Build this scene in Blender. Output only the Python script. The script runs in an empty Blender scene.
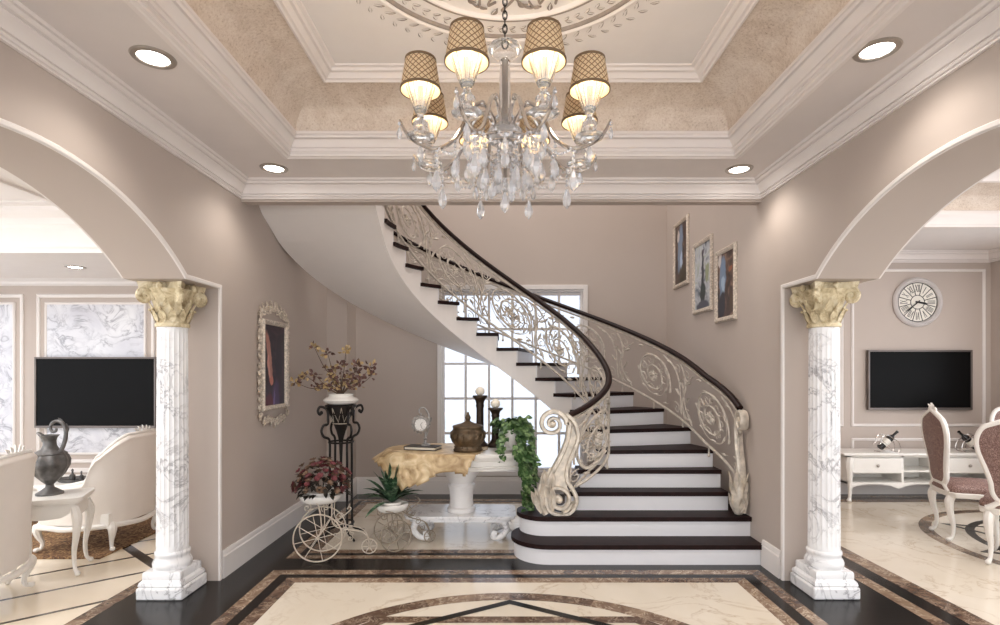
import bpy, bmesh, math, random
from math import sin, cos, pi, sqrt, radians, atan2
from mathutils import Vector, Matrix
SC = bpy.context.scene
COL = SC.collection
rnd = random.Random(7)

# ---------------------------------------------------------------- materials
class NT:
    def __init__(s, name):
        s.m = bpy.data.materials.new(name); s.m.use_nodes = True
        s.t = s.m.node_tree; s.n = s.t.nodes; s.l = s.t.links
        s.b = s.n['Principled BSDF']; s.out = s.n['Material Output']
        s.tc = s.n.new('ShaderNodeTexCoord')
    def new(s, k, **kw):
        n = s.n.new(k)
        for a, v in kw.items(): setattr(n, a, v)
        return n
    def set(s, n, i, v):
        if isinstance(v, bpy.types.NodeSocket): s.l.new(v, n.inputs[i])
        else: n.inputs[i].default_value = v
    def math(s, op, a, b=None, c=None):
        n = s.new('ShaderNodeMath', operation=op)
        s.set(n, 0, a)
        if b is not None: s.set(n, 1, b)
        if c is not None: s.set(n, 2, c)
        return n.outputs[0]
    def noise(s, scale=5, detail=4, dist=0.0, rough=0.5, vec=None):
        n = s.new('ShaderNodeTexNoise'); s.set(n, 'Scale', scale); s.set(n, 'Detail', detail)
        s.set(n, 'Distortion', dist); s.set(n, 'Roughness', rough)
        s.l.new(vec or s.tc.outputs['Object'], n.inputs['Vector']); return n.outputs['Fac']
    def ramp(s, f, stops):
        n = s.new('ShaderNodeValToRGB'); e = n.color_ramp.elements
        while len(e) < len(stops): e.new(0.5)
        for k, (p, c) in enumerate(stops):
            e[k].position = p; e[k].color = (*c, 1) if len(c) == 3 else c
        s.l.new(f, n.inputs[0]); return n.outputs[0]
    def mix(s, f, a, b):
        n = s.new('ShaderNodeMix', data_type='RGBA')
        s.set(n, 0, f)
        for i, v in ((6, a), (7, b)):
            if isinstance(v, tuple): v = (*v, 1) if len(v) == 3 else v
            s.set(n, i, v)
        return n.outputs[2]
    def base(s, c):
        if isinstance(c, tuple): s.b.inputs['Base Color'].default_value = (*c, 1)
        else: s.l.new(c, s.b.inputs['Base Color'])
    def pr(s, **kw):
        for k, v in kw.items():
            s.b.inputs[k.replace('_', ' ')].default_value = v
    def bump(s, h, strength=.3, dist=.01):
        n = s.new('ShaderNodeBump'); s.set(n, 'Strength', strength); s.set(n, 'Distance', dist)
        s.l.new(h, n.inputs['Height']); s.l.new(n.outputs[0], s.b.inputs['Normal'])
def L(r, g, b):                      # sRGB 0-255 -> linear
    f = lambda v: (v/255/12.92) if v/255 <= .04045 else ((v/255+.055)/1.055)**2.4
    return (f(r), f(g), f(b))
def plain(name, c, rough=.5, metal=0., var=.06, scale=6, bump=0., spec=None):
    t = NT(name); f = t.noise(scale, 3)
    lo = tuple(max(0, x*(1-var)) for x in c); hi = tuple(min(1, x*(1+var)) for x in c)
    t.base(t.ramp(f, [(.3, lo), (.7, hi)])); t.pr(Roughness=rough, Metallic=metal)
    if spec is not None: t.b.inputs['Specular IOR Level'].default_value = spec
    if bump: t.bump(t.noise(scale*12, 2), bump, .004)
    return t.m
def veined(name, ground, ground2, vein, scale=3., width=.03, rough=.12, dist=1.2, amt=.8, cloud=2.):
    t = NT(name)
    g = t.ramp(t.noise(cloud, 5, .6), [(.35, ground), (.7, ground2)])
    n = t.noise(scale, 7, dist, .6)
    v = t.math('ABSOLUTE', t.math('SUBTRACT', n, .5))
    v = t.ramp(v, [(0, (1,1,1)), (width, (.25,.25,.25)), (width*2.5, (0,0,0))])
    v = t.math('MULTIPLY', v, t.math('MULTIPLY', t.ramp(t.noise(cloud*1.3, 2, 0), [(.35,(0,0,0)),(.6,(1,1,1))]), amt))
    t.base(t.mix(v, g, vein)); t.pr(Roughness=rough); return t.m
M = {}
M['wall'] = plain('taupe_paint', L(190,177,168), .75, var=.02, scale=2)
M['wall_back'] = M['wall']
M['white'] = plain('white_paint', L(232,226,222), .45, var=.015)
M['soffit'] = plain('ceiling_paint', L(230,222,218), .7, var=.015)
M['ceil'] = plain('ceiling_upper_paint', L(234,228,225), .7, var=.015)
M['mould'] = plain('moulding_paint', L(238,230,226), .45, var=.015)
M['mould_mark'] = plain('moulding_relief', L(150,138,130), .6, var=.1, scale=30)
M['riser'] = plain('riser_white', L(232,230,232), .4, var=.015)
M['soff_st'] = plain('stair_plaster', L(240,234,230), .55, var=.01)
M['tread'] = plain('dark_wood', L(34,18,17), .5, var=.35, scale=14, spec=.15)
M['rail_wood'] = plain('handrail_wood', L(34,17,15), .45, var=.3, scale=14, spec=.2)
M['iron'] = plain('champagne_metal', L(202,192,180), .5, .25, var=.2, scale=25)
M['iron_lt'] = plain('pale_champagne_metal', L(214,204,190), .45, .3, var=.25, scale=20)
M['blackiron'] = plain('black_iron', L(38,34,32), .45, .5, var=.3, scale=20)
M['silver'] = plain('silver_leaf', L(216,204,190), .45, .3, var=.3, scale=60, bump=.4)
M['granite'] = veined('black_granite', L(13,11,10), L(22,18,17), L(60,50,44), 40, .02, .2, .3, .4, 30); M['granite'].node_tree.nodes['Principled BSDF'].inputs['Specular IOR Level'].default_value = .28
M['cream'] = veined('cream_marble', L(216,204,186), L(230,220,205), L(176,150,120), 1.6, .012, .14, 1.4, .6, 1.2)
M['cream_back'] = M['cream']
M['brown'] = veined('brown_marble', L(112,88,72), L(150,126,104), L(214,196,172), 14, .03, .16, 1.5, .8, 10)
M['brown_dk'] = veined('dark_brown_marble', L(78,58,48), L(112,88,72), L(190,170,148), 14, .03, .16, 1.5, .7, 10)
M['marble'] = veined('white_marble', L(244,243,243), L(232,231,233), L(128,124,130), 3.4, .022, .18, 1.6, .75, 3.)
M['stone'] = plain('white_stone', L(236,232,230), .4, var=.03, scale=9)
M['cart_dk'] = plain('grey_wire', L(150,138,122), .4, .4, var=.2, scale=30)
M['marble_wall'] = veined('grey_veined_marble', L(228,228,232), L(206,206,214), L(120,120,132), 3.0, .04, .2, 2.2, .75, 3.)
t = NT('gold_speckle'); f = t.noise(75, 6, 0, .8); g = t.noise(4, 4, 1.5)
c = t.mix(t.ramp(g, [(.35,(0,0,0)),(.7,(1,1,1))]), t.ramp(f, [(.34, L(156,132,112)), (.44, L(206,188,172)), (.7, L(228,214,200))]), t.ramp(f, [(.3, L(180,158,140)), (.42, L(224,209,195)), (.7, L(240,230,220))]))
t.base(c); t.pr(Roughness=.55); M['gold_cove'] = t.m
t = NT('stone_gold'); f = t.noise(14, 6, .8, .7)
t.base(t.ramp(f, [(.3, L(146,124,90)), (.5, L(212,196,160)), (.7, L(238,228,204))])); t.pr(Roughness=.6); t.bump(t.noise(60,3),.5,.006); M['capital'] = t.m
M['tv'] = plain('screen_black', L(12,11,11), .35, var=.05, spec=.08)
M['tv_frame'] = plain('grey_metal', L(112,104,100), .35, .6)
M['ivory_fab'] = plain('ivory_leather', L(236,228,220), .55, var=.03, scale=4)
M['white_lac'] = plain('white_lacquer', L(238,234,228), .3, var=.02)
t = NT('mauve_damask'); n = t.noise(42, 2, 2.5)
v = t.math('ABSOLUTE', t.math('SUBTRACT', n, .5))
t.base(t.ramp(v, [(.0, L(186,160,150)), (.035, L(134,104,96)), (.09, L(108,80,74))])); t.pr(Roughness=.6); M['mauve'] = t.m
t = NT('brown_rug'); n = t.noise(18, 4, 2.5)
t.base(t.ramp(n, [(.35, L(66,40,28)), (.5, L(122,88,58)), (.62, L(170,138,98))])); t.pr(Roughness=.95); M['rug'] = t.m
M['ewer'] = plain('dark_pewter', L(98,96,95), .42, .5, var=.4, scale=18)
M['bronze'] = plain('antique_bronze', L(96,80,62), .4, .6, var=.45, scale=22)
M['bronze_dk'] = plain('dark_bronze', L(58,46,38), .4, .6, var=.4, scale=22)
M['wax'] = plain('cream_wax', L(244,236,222), .5)
M['ceramic'] = plain('white_ceramic', L(236,232,226), .25)
M['cart'] = plain('cream_wire', L(206,194,178), .4, .3, var=.15, scale=30)
t = NT('gold_cloth'); n = t.noise(7, 4, 1.5)
t.base(t.ramp(n, [(.3, L(146,116,78)), (.5, L(196,170,130)), (.7, L(224,204,168))])); t.pr(Roughness=.42, Metallic=.15); M['cloth'] = t.m
t = NT('leaf_green'); n = t.noise(30, 3, 0)
t.base(t.ramp(n, [(.3, L(26,44,32)), (.52, L(48,80,54)), (.68, L(124,150,118))])); t.pr(Roughness=.45); M['leaf'] = t.m
t = NT('ivy_green'); n = t.noise(24, 3, 0)
t.base(t.ramp(n, [(.3, L(30,56,28)), (.5, L(70,104,56)), (.7, L(158,184,126))])); t.pr(Roughness=.45); M['ivy'] = t.m
M['petal'] = plain('dusky_red_petal', L(104,46,50), .6, var=.6, scale=30)
M['petal2'] = plain('dusky_brown_petal', L(118,92,72), .6, var=.5, scale=30)
M['darkleaf'] = plain('dark_leaf', L(40,34,26), .6, var=.4, scale=30)
M['twig'] = plain('brown_twig', L(92,70,52), .6, var=.3, scale=30)
M['twigleaf'] = plain('dried_leaf', L(98,68,62), .6, var=.5, scale=40)
M['twiggold'] = plain('dried_gold_leaf', L(182,156,112), .5, var=.3, scale=40)
M['book'] = plain('dark_cover', L(42,36,34), .4)
M['pages'] = plain('book_pages', L(214,206,190), .7)
M['bottle'] = plain('dark_bottle', L(24,18,18), .12)
M['paper'] = plain('paper_label', L(232,226,216), .6)
M['ink'] = plain('black_ink', L(32,30,32), .5)
M['brass'] = plain('brushed_nickel', L(176,168,160), .3, .8)
M['chrome'] = plain('polished_chrome', L(205,200,196), .15, .9, var=.05)
def glassy(name, c=(1,1,1), rough=.02, white=.25):
    t = NT(name); t.base(c); t.pr(Roughness=rough, IOR=1.5); t.b.inputs['Transmission Weight'].default_value = 1 - white
    t.b.inputs['Specular IOR Level'].default_value = .9
    return t.m
M['crystal'] = glassy('cut_crystal', (.98,.98,1.), .03, .28)
t = NT('window_glass'); tr = t.new('ShaderNodeBsdfTransparent'); tr.inputs[0].default_value = (.97,.98,1,1)
GT = None
gl = t.new('ShaderNodeBsdfGlossy'); gl.inputs['Roughness'].default_value = .05
mx = t.new('ShaderNodeMixShader'); mx.inputs[0].default_value = .06
t.l.new(tr.outputs[0], mx.inputs[1]); t.l.new(gl.outputs[0], mx.inputs[2]); t.l.new(mx.outputs[0], t.out.inputs[0]); M['glass'] = t.m
t = NT('dimmed_window_glass'); tr = t.new('ShaderNodeBsdfTransparent'); tr.inputs[0].default_value = (.60,.62,.66,1)  # grey tint put into the clear pane to dim the daylight behind it
gl = t.new('ShaderNodeBsdfGlossy'); gl.inputs['Roughness'].default_value = .1
mx = t.new('ShaderNodeMixShader'); mx.inputs[0].default_value = .05
t.l.new(tr.outputs[0], mx.inputs[1]); t.l.new(gl.outputs[0], mx.inputs[2]); t.l.new(mx.outputs[0], t.out.inputs[0]); M['glass_dim'] = t.m
M['crystal_clear'] = glassy('clear_glass', (.99,.99,1.), .02, .10)
M['grey_rim'] = plain('grey_white_paint', L(206,200,198), .4, var=.02)
M['grey_silver'] = plain('grey_silver', L(150,146,142), .4, .4, var=.3, scale=40)
def emit(name, c, s):
    t = NT(name); t.base((.8,.8,.8)); t.b.inputs['Emission Color'].default_value = (*c, 1); t.b.inputs['Emission Strength'].default_value = s; return t.m
M['lamp'] = emit('lamp_lens', (1,.95,.88), 14)
M['bulb'] = emit('bulb_glow', (1,.86,.68), 3)
# lampshade: diamond lattice on translucent fabric
t = NT('shade_fabric'); sp = t.new('ShaderNodeSeparateXYZ'); t.l.new(t.tc.outputs['Object'], sp.inputs[0])
ang = t.math('MULTIPLY', t.math('ARCTAN2', sp.outputs[1], sp.outputs[0]), 18/(2*pi))
vz = t.math('MULTIPLY', sp.outputs[2], 44.)
def latt(op):
    a = t.math('FRACT', t.math('ADD', t.math(op, ang, vz), 100.))
    return t.math('LESS_THAN', t.math('ABSOLUTE', t.math('SUBTRACT', a, .5)), .10)
k = t.math('MAXIMUM', latt('ADD'), latt('SUBTRACT'))
cc = t.mix(k, L(250,230,196), L(164,128,92)); t.base(cc); t.pr(Roughness=.7)
tl = t.new('ShaderNodeBsdfTranslucent'); t.l.new(cc, tl.inputs[0])
ms = t.new('ShaderNodeMixShader'); ms.inputs[0].default_value = .45
t.l.new(t.b.outputs[0], ms.inputs[1]); t.l.new(tl.outputs[0], ms.inputs[2]); t.l.new(ms.outputs[0], t.out.inputs[0]); M['shade'] = t.m
M['shade_in'] = plain('shade_lining', L(226,208,172), .8)
M['shade_band'] = plain('shade_binding', L(120,96,70), .6)
def painting(name, bg, spots, sc=6):
    """bg: ramp stops; spots: (cx, cz, rx, rz, colour, angle) in the picture plane (local X, Z)"""
    t = NT(name); c = t.ramp(t.noise(sc, 5, 1.5), bg)
    wob = t.new('ShaderNodeTexNoise'); wob.inputs['Scale'].default_value = 9; t.l.new(t.tc.outputs['Object'], wob.inputs['Vector'])
    sub = t.new('ShaderNodeVectorMath', operation='SUBTRACT'); t.l.new(wob.outputs['Color'], sub.inputs[0]); sub.inputs[1].default_value = (.5,.5,.5)
    scl = t.new('ShaderNodeVectorMath', operation='SCALE'); t.l.new(sub.outputs[0], scl.inputs[0]); scl.inputs['Scale'].default_value = .09
    add = t.new('ShaderNodeVectorMath', operation='ADD'); t.l.new(scl.outputs[0], add.inputs[0]); t.l.new(t.tc.outputs['Object'], add.inputs[1])
    s2 = t.new('ShaderNodeSeparateXYZ'); t.l.new(add.outputs[0], s2.inputs[0])
    for cx, cz, rx, rz, col, a in spots:
        dx = t.math('SUBTRACT', s2.outputs[0], cx); dz = t.math('SUBTRACT', s2.outputs[2], cz)
        u = t.math('ADD', t.math('MULTIPLY', dx, cos(a)/rx), t.math('MULTIPLY', dz, sin(a)/rx))
        v = t.math('ADD', t.math('MULTIPLY', dx, -sin(a)/rz), t.math('MULTIPLY', dz, cos(a)/rz))
        d = t.math('ADD', t.math('MULTIPLY', u, u), t.math('MULTIPLY', v, v))
        mk = t.ramp(d, [(.55, (1,1,1)), (1., (0,0,0))])
        c = t.mix(mk, c, col)
    t.base(c); t.pr(Roughness=.35); return t.m

# ---------------------------------------------------------------- mesh builder
class MB:
    def __init__(s): s.v = []; s.f = []; s.m = []
    def add(s, vs, fs, mi=0, mat=None):
        o = len(s.v)
        s.v += [tuple(mat @ Vector(p)) if mat else tuple(p) for p in vs]
        s.f += [tuple(i+o for i in f) for f in fs]; s.m += [mi]*len(fs)
    def box(s, x0, x1, y0, y1, z0, z1, mi=0, mat=None):
        s.add([(x0,y0,z0),(x1,y0,z0),(x1,y1,z0),(x0,y1,z0),(x0,y0,z1),(x1,y0,z1),(x1,y1,z1),(x0,y1,z1)],
              [(0,3,2,1),(4,5,6,7),(0,1,5,4),(1,2,6,5),(2,3,7,6),(3,0,4,7)], mi, mat)
    def quad(s, a, b, c, d, mi=0): s.add([a,b,c,d], [(0,1,2,3)], mi)
    def sheet(s, fn, nu, nv, mi=0, cu=False, cv=False, mat=None):
        vs = [fn(i/(nu if cu else nu-1), j/(nv if cv else nv-1)) for i in range(nu) for j in range(nv)]
        fs = []
        for i in range(nu if cu else nu-1):
            for j in range(nv if cv else nv-1):
                a = i*nv+j; b = ((i+1) % nu)*nv+j; c = ((i+1) % nu)*nv+(j+1) % nv; d = i*nv+(j+1) % nv
                fs.append((a,b,c,d))
        s.add(vs, fs, mi, mat)
    def lathe(s, prof, n=24, c=(0,0), mi=0, mod=None, mat=None, caps=True):
        vs = []; fs = []; k = len(prof)
        for i in range(n):
            a = 2*pi*i/n
            for (r, z) in prof:
                q = r*(mod(a, z) if mod else 1)
                vs.append((c[0]+q*cos(a), c[1]+q*sin(a), z))
        for i in range(n):
            for j in range(k-1):
                a = i*k+j; b = ((i+1) % n)*k+j
                fs.append((a, b, b+1, a+1))
        if caps:
            if prof[0][0] > 1e-5: fs.append(tuple(i*k for i in range(n))[::-1])
            if prof[-1][0] > 1e-5: fs.append(tuple(i*k+k-1 for i in range(n)))
        s.add(vs, fs, mi, mat)
    def tube(s, pts, r, n=8, mi=0, closed=False, mat=None, flat=1.0, upv=None):
        P = [Vector(p) for p in pts]; N = len(P)
        R = r if isinstance(r, (list, tuple)) else [r]*N
        T = []
        for i in range(N):
            a = P[(i-1) % N] if (closed or i > 0) else P[i]; b = P[(i+1) % N] if (closed or i < N-1) else P[i]
            d = b-a; T.append(d.normalized() if d.length > 1e-9 else Vector((0,0,1)))
        if upv is not None: nrm = Vector(upv)
        else: nrm = Vector((0,0,1)) if abs(T[0].z) < .9 else Vector((1,0,0))
        vs = []; fs = []
        for i in range(N):
            if upv is not None: nrm = Vector(upv)
            nrm = nrm - T[i]*nrm.dot(T[i])
            if nrm.length < 1e-6: nrm = T[i].orthogonal()
            nrm.normalize(); bi = T[i].cross(nrm)
            for k in range(n):
                a = 2*pi*k/n + pi/n
                vs.append(P[i] + nrm*(R[i]*flat*cos(a)) + bi*(R[i]*sin(a)))
        for i in range(N if closed else N-1):
            for k in range(n):
                a = i*n+k; b = i*n+(k+1) % n; c = ((i+1) % N)*n+(k+1) % n; d = ((i+1) % N)*n+k
                fs.append((a,b,c,d))
        if not closed:
            fs.append(tuple(range(n))[::-1]); fs.append(tuple((N-1)*n+k for k in range(n)))
        s.add(vs, fs, mi, mat)
    def prism(s, poly, f0, f1, mi=0, mat=None):
        """poly: 2D points; f0/f1 map a 2D point to 3D (two faces)"""
        n = len(poly)
        vs = [f0(p) for p in poly]+[f1(p) for p in poly]
        fs = [tuple(range(n))[::-1], tuple(range(n, 2*n))]+[(i,(i+1) % n,n+(i+1) % n,n+i) for i in range(n)]
        s.add(vs, fs, mi, mat)
    def ball(s, c, r, nu=10, nv=7, mi=0, mat=None):
        rx, ry, rz = r if isinstance(r, tuple) else (r,r,r)
        vs = [(c[0],c[1],c[2]-rz)]
        for j in range(1, nv):
            ph = -pi/2+pi*j/nv
            for i in range(nu):
                a = 2*pi*i/nu; vs.append((c[0]+rx*cos(ph)*cos(a), c[1]+ry*cos(ph)*sin(a), c[2]+rz*sin(ph)))
        vs.append((c[0],c[1],c[2]+rz)); fs = []
        for i in range(nu):
            fs.append((0, 1+(i+1) % nu, 1+i)); fs.append((len(vs)-1, len(vs)-1-nu+i, len(vs)-1-nu+(i+1) % nu))
            for j in range(nv-2):
                a = 1+j*nu+i; b = 1+j*nu+(i+1) % nu; fs.append((a,b,b+nu,a+nu))
        s.add(vs, fs, mi, mat)
    def leaf(s, base, d, nrm, ln, wd, mi=0, curl=.25, th=.0012):
        d = Vector(d).normalized(); n = Vector(nrm); n = n-d*n.dot(d)
        if n.length < 1e-5: n = d.orthogonal()
        n.normalize(); sd = d.cross(n); b = Vector(base)
        pr = [(0,.06),(.25,.75),(.5,1),(.75,.7),(1,.04)]
        vs = []
        for t_, w in pr:
            c0 = b+d*(ln*t_)-n*(curl*ln*t_*t_)
            vs += [c0-sd*(wd*w*.5)+n*(wd*w*.12), c0-n*(th), c0+sd*(wd*w*.5)+n*(wd*w*.12)]
        fs = []
        for i in range(4):
            a = i*3; fs += [(a,a+1,a+4,a+3),(a+1,a+2,a+5,a+4)]
        s.add(vs, fs, mi)
    def build(s, name, mats, parent=None, loc=None, rot=(0,0,0), angle=38, bevel=0, world=False, seg=2):
        me = bpy.data.meshes.new(name)
        vs = s.v
        if world and parent is not None:
            w = parent.location; vs = [(x-w.x,y-w.y,z-w.z) for x,y,z in vs]
        me.from_pydata([tuple(v) for v in vs], [], s.f); me.update()
        if not isinstance(mats, (list, tuple)): mats = [mats]
        for m in mats: me.materials.append(M[m])
        me.polygons.foreach_set('material_index', s.m)
        bm = bmesh.new(); bm.from_mesh(me); bmesh.ops.recalc_face_normals(bm, faces=bm.faces); bm.to_mesh(me); bm.free()
        if angle:
            me.shade_smooth() if hasattr(me, 'shade_smooth') else me.polygons.foreach_set('use_smooth', [True]*len(me.polygons))
            me.set_sharp_from_angle(angle=radians(angle))
        o = bpy.data.objects.new(name, me); COL.objects.link(o)
        if parent is not None: o.parent = parent
        if loc is not None: o.location = loc
        o.rotation_euler = rot
        if bevel:
            md = o.modifiers.new('bevel', 'BEVEL'); md.width = bevel; md.segments = seg; md.limit_method = 'ANGLE'; md.angle_limit = radians(40)
        return o
def thing(name, label, cat, loc=(0,0,0), rotz=0, group=None):
    o = bpy.data.objects.new(name, None); COL.objects.link(o); o.empty_display_size = .1
    o.location = loc; o.rotation_euler = (0,0,rotz); o['label'] = label; o['category'] = cat
    if group: o['group'] = group
    return o
def tag(o, label, cat, group=None, kind=None):
    o['label'] = label; o['category'] = cat
    if group: o['group'] = group
    if kind: o['kind'] = kind
    return o
def struct(o): o['kind'] = 'structure'; return o
def dup(root, loc, rotz=None, label=None, group=None, scale=None):
    r = root.copy(); COL.objects.link(r); r.location = loc
    if rotz is not None: r.rotation_euler = (0,0,rotz)
    if label: r['label'] = label
    if group: r['group'] = group
    if scale: r.scale = scale
    for ch in list(root.children):
        c_ = ch.copy(); COL.objects.link(c_); c_.parent = r
        for g_ in ch.children:
            d_ = g_.copy(); COL.objects.link(d_); d_.parent = c_
    return r
def sweep2(mb, path, prof, frame, closed=False, mi=0):
    """mitred moulding: path = 2D points (a,b); prof = (out, up) pairs; out is to the left of travel; frame(a,b,up)->3D"""
    n = len(path); K = len(prof); vs = []; P = [Vector(p) for p in path]
    for i in range(n):
        d0 = (P[i]-P[i-1]).normalized() if (closed or i > 0) else None
        d1 = (P[(i+1) % n]-P[i]).normalized() if (closed or i < n-1) else None
        if d0 is None: d0 = d1
        if d1 is None: d1 = d0
        n0 = Vector((-d0.y, d0.x)); n1 = Vector((-d1.y, d1.x)); m = n0+n1
        m = m/max(m.length_squared*.5, 1e-6) if m.length > 1e-6 else n0
        for (o, u) in prof:
            q = P[i]+m*o; vs.append(frame(q.x, q.y, u))
    fs = []
    for i in range(n if closed else n-1):
        for k in range(K-1):
            a = i*K+k; b = ((i+1) % n)*K+k; fs.append((a,b,b+1,a+1))
    if not closed: fs += [tuple(range(K)), tuple((n-1)*K+k for k in range(K))[::-1]]
    mb.add(vs, fs, mi)
def bez(p0, p1, p2, p3, n=12):
    p0, p1, p2, p3 = map(Vector, (p0,p1,p2,p3)); out = []
    for i in range(n+1):
        t_ = i/n; u = 1-t_; out.append(p0*u**3+p1*3*u*u*t_+p2*3*u*t_*t_+p3*t_**3)
    return out
def spline(pts, n=6, closed=False):
    P = [Vector(p) for p in pts]; N = len(P); out = []
    rng = range(N if closed else N-1)
    for i in rng:
        a = P[(i-1) % N] if (closed or i > 0) else P[0]*2-P[1]
        b = P[i]; c_ = P[(i+1) % N]
        d = P[(i+2) % N] if (closed or i < N-2) else P[-1]*2-P[-2]
        for k in range(n):
            t_ = k/n
            out.append(.5*((2*b)+(c_-a)*t_+(2*a-5*b+4*c_-d)*t_*t_+(3*b-a-3*c_+d)*t_**3))
    if not closed: out.append(P[-1])
    return out
# ---------------------------------------------------------------- setting
XL, XR, YB, YF = -2.04, 2.03, 6.65, -1.6
TW = .39                                   # thickness of the arch walls
YJ = 3.88                                  # arch jamb
AC, AH, AZ, AR = 2.38, 1.09, 2.10, .41     # arch centre, half width, spring height, rise
HD = 4.22                                  # face of the header over the stair
def arch_pts(n=36):
    R = (AH*AH+AR*AR)/(2*AR); out = []
    a0 = math.asin(AH/R)
    for i in range(n+1):
        a = -a0+2*a0*i/n; out.append((AC+R*sin(a), AZ+AR-(R-R*cos(a))))
    return out
YN = 2*AC-YJ
opening = [(YN,0),(YN,AZ)]+arch_pts()+[(YJ,AZ),(YJ,0)]
def arch_wall(name, x0, x1):
    mb = MB()
    poly = [(YF,0)]+opening+[(YB+.25,0),(YB+.25,5.7),(HD+.1,5.7),(HD+.1,3.6),(YF,3.6)]
    mb.prism(poly, lambda p: (x0,p[0],p[1]), lambda p: (x1,p[0],p[1]))
    return struct(mb.build(name, 'wall', angle=30))
arch_wall('wall_left', XL-TW, XL); arch_wall('wall_right', XR, XR+TW)
def arch_trim(name, x, sgn):
    mb = MB(); w = .03
    prof = [(0,0),(0,.012),(.006,.016),(w-.006,.016),(w,.010),(w,0)]
    sweep2(mb, opening, prof, lambda a,b,u: (x+sgn*u,a,b))
    return struct(mb.build(name, 'white', angle=30))
arch_trim('trim_1', XL, 1); arch_trim('trim_2', XR, -1)
arch_trim('trim_3', XL-TW, -1); arch_trim('trim_4', XR+TW, 1)
# header wall over the stair with its upper part
mb = MB(); mb.box(XL, XR, HD, HD+.09, 2.83, 5.7); struct(mb.build('wall_header', 'wall'))
# back wall with window opening
WX0, WX1, WZ0, WZ1 = -.79, 1.047, .23, 2.565
mb = MB()
for a in ((XL-.2,WX0,0,5.7),(WX1,XR+.2,0,5.7),(WX0,WX1,0,WZ0),(WX0,WX1,WZ1,5.7)):
    mb.box(a[0],a[1],YB,YB+.2,a[2],a[3])
struct(mb.build('wall_back', 'wall_back', angle=0))
mb = MB(); mb.box(XL, -1.80, 6.28, YB, 0, 5.7); struct(mb.build('wall_corner_pier', 'wall'))
mb = MB(); mb.box(XL-.3, XR+.3, HD+.09, YB+.2, 5.7, 5.8); struct(mb.build('ceiling_stairwell', 'ceil'))
# floor
fl = MB()
fmats = ['granite','cream','brown','brown_dk']
fl.box(-7.2, 6.4, YF-.6, YB+.2, -.06, 0, 0)
def flat(poly, lv, mi): fl.add([(x,y,.0006*lv) for x,y in poly], [tuple(range(len(poly)))], mi)
def rect(x0,x1,y0,y1,lv,mi): flat([(x0,y0),(x1,y0),(x1,y1),(x0,y1)], lv, mi)
def ring(x0,x1,y0,y1,w,lv,mis,seg=.62):
    c_ = [(x0,y0),(x1,y0),(x1,y1),(x0,y1)]; q = [(x0+w,y0+w),(x1-w,y0+w),(x1-w,y1-w),(x0+w,y1-w)]
    for i in range(4):
        a, b, p, r_ = Vector(c_[i]), Vector(c_[(i+1) % 4]), Vector(q[i]), Vector(q[(i+1) % 4])
        n = max(1, int((b-a).length/seg))
        for k in range(n):
            u0, u1 = k/n, (k+1)/n
            flat([tuple(a.lerp(b,u0)),tuple(a.lerp(b,u1)),tuple(p.lerp(r_,u1)),tuple(p.lerp(r_,u0))], lv, mis[k % len(mis)])
def annulus(cx,cy,r0,r1,lv,mis,n=96,seg=6):
    for i in range(n):
        a, b = 2*pi*i/n, 2*pi*(i+1)/n
        flat([(cx+r0*cos(a),cy+r0*sin(a)),(cx+r1*cos(a),cy+r1*sin(a)),(cx+r1*cos(b),cy+r1*sin(b)),(cx+r0*cos(b),cy+r0*sin(b))], lv, mis[(i//seg) % len(mis)])
def polyband(pts, w, lv, mi):
    n = len(pts)
    c_ = Vector((sum(p[0] for p in pts)/n, sum(p[1] for p in pts)/n))
    q = []
    for i in range(n):
        P = Vector(pts[i]); d0 = (P-Vector(pts[i-1])).normalized(); d1 = (Vector(pts[(i+1)%n])-P).normalized()
        n0 = Vector((-d0.y,d0.x)); n1 = Vector((-d1.y,d1.x)); m = (n0+n1); m = m/(m.length_squared*.5)
        q.append(P+m*w)
    for i in range(n): flat([pts[i],pts[(i+1)%n],tuple(q[(i+1)%n]),tuple(q[i])], lv, mi)
# hall carpet of stone
ring(-1.73,1.94,.35,4.09,.09,1,(2,3)); ring(-1.565,1.765,.515,3.935,.09,1,(3,2),.8)
rect(-1.475,1.675,.605,3.845,1,1)
ccx, ccy = .05, 2.21
annulus(ccx,ccy,1.34,1.455,2,(2,3))
polyband([(ccx+1.34*cos(radians(90+60*i)), ccy+1.34*sin(radians(90+60*i))) for i in range(6)], .055, 4, 0)
oc = [(-.78,1.1),(-1.1,.78),(-1.1,-.78),(-.78,-1.1),(.78,-1.1),(1.1,-.78),(1.1,.78),(.78,1.1)]
polyband([(ccx+x,ccy+y) for x,y in oc], .085, 3, 3)
annulus(ccx,ccy,.42,.5,3,(3,)); annulus(ccx,ccy,0.0,.2,3,(2,))
# back bay under the stair
ring(-1.74,1.6,4.34,6.36,.075,1,(2,)); ring(-1.62,1.5,4.47,6.24,.09,1,(2,3)); rect(-1.53,1.41,4.56,6.15,1,1)
# dining room
DX1 = 6.0
ring(2.56,DX1+.3,-1.3,6.55,.10,1,(2,3)); ring(2.78,DX1+.3,-1.1,6.36,.14,1,(3,2)); rect(2.92,DX1,-.96,6.22,1,1)
annulus(5.2,4.5,1.27,1.37,2,(3,2)); annulus(5.2,4.5,.95,1.02,2,(0,))
star = []
for i in range(16):
    r_ = 1.22 if i % 2 == 0 else .72; a = pi*i/8; star.append((5.2+r_*cos(a), 4.5+r_*sin(a)))
polyband(star, .05, 3, 0)
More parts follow.
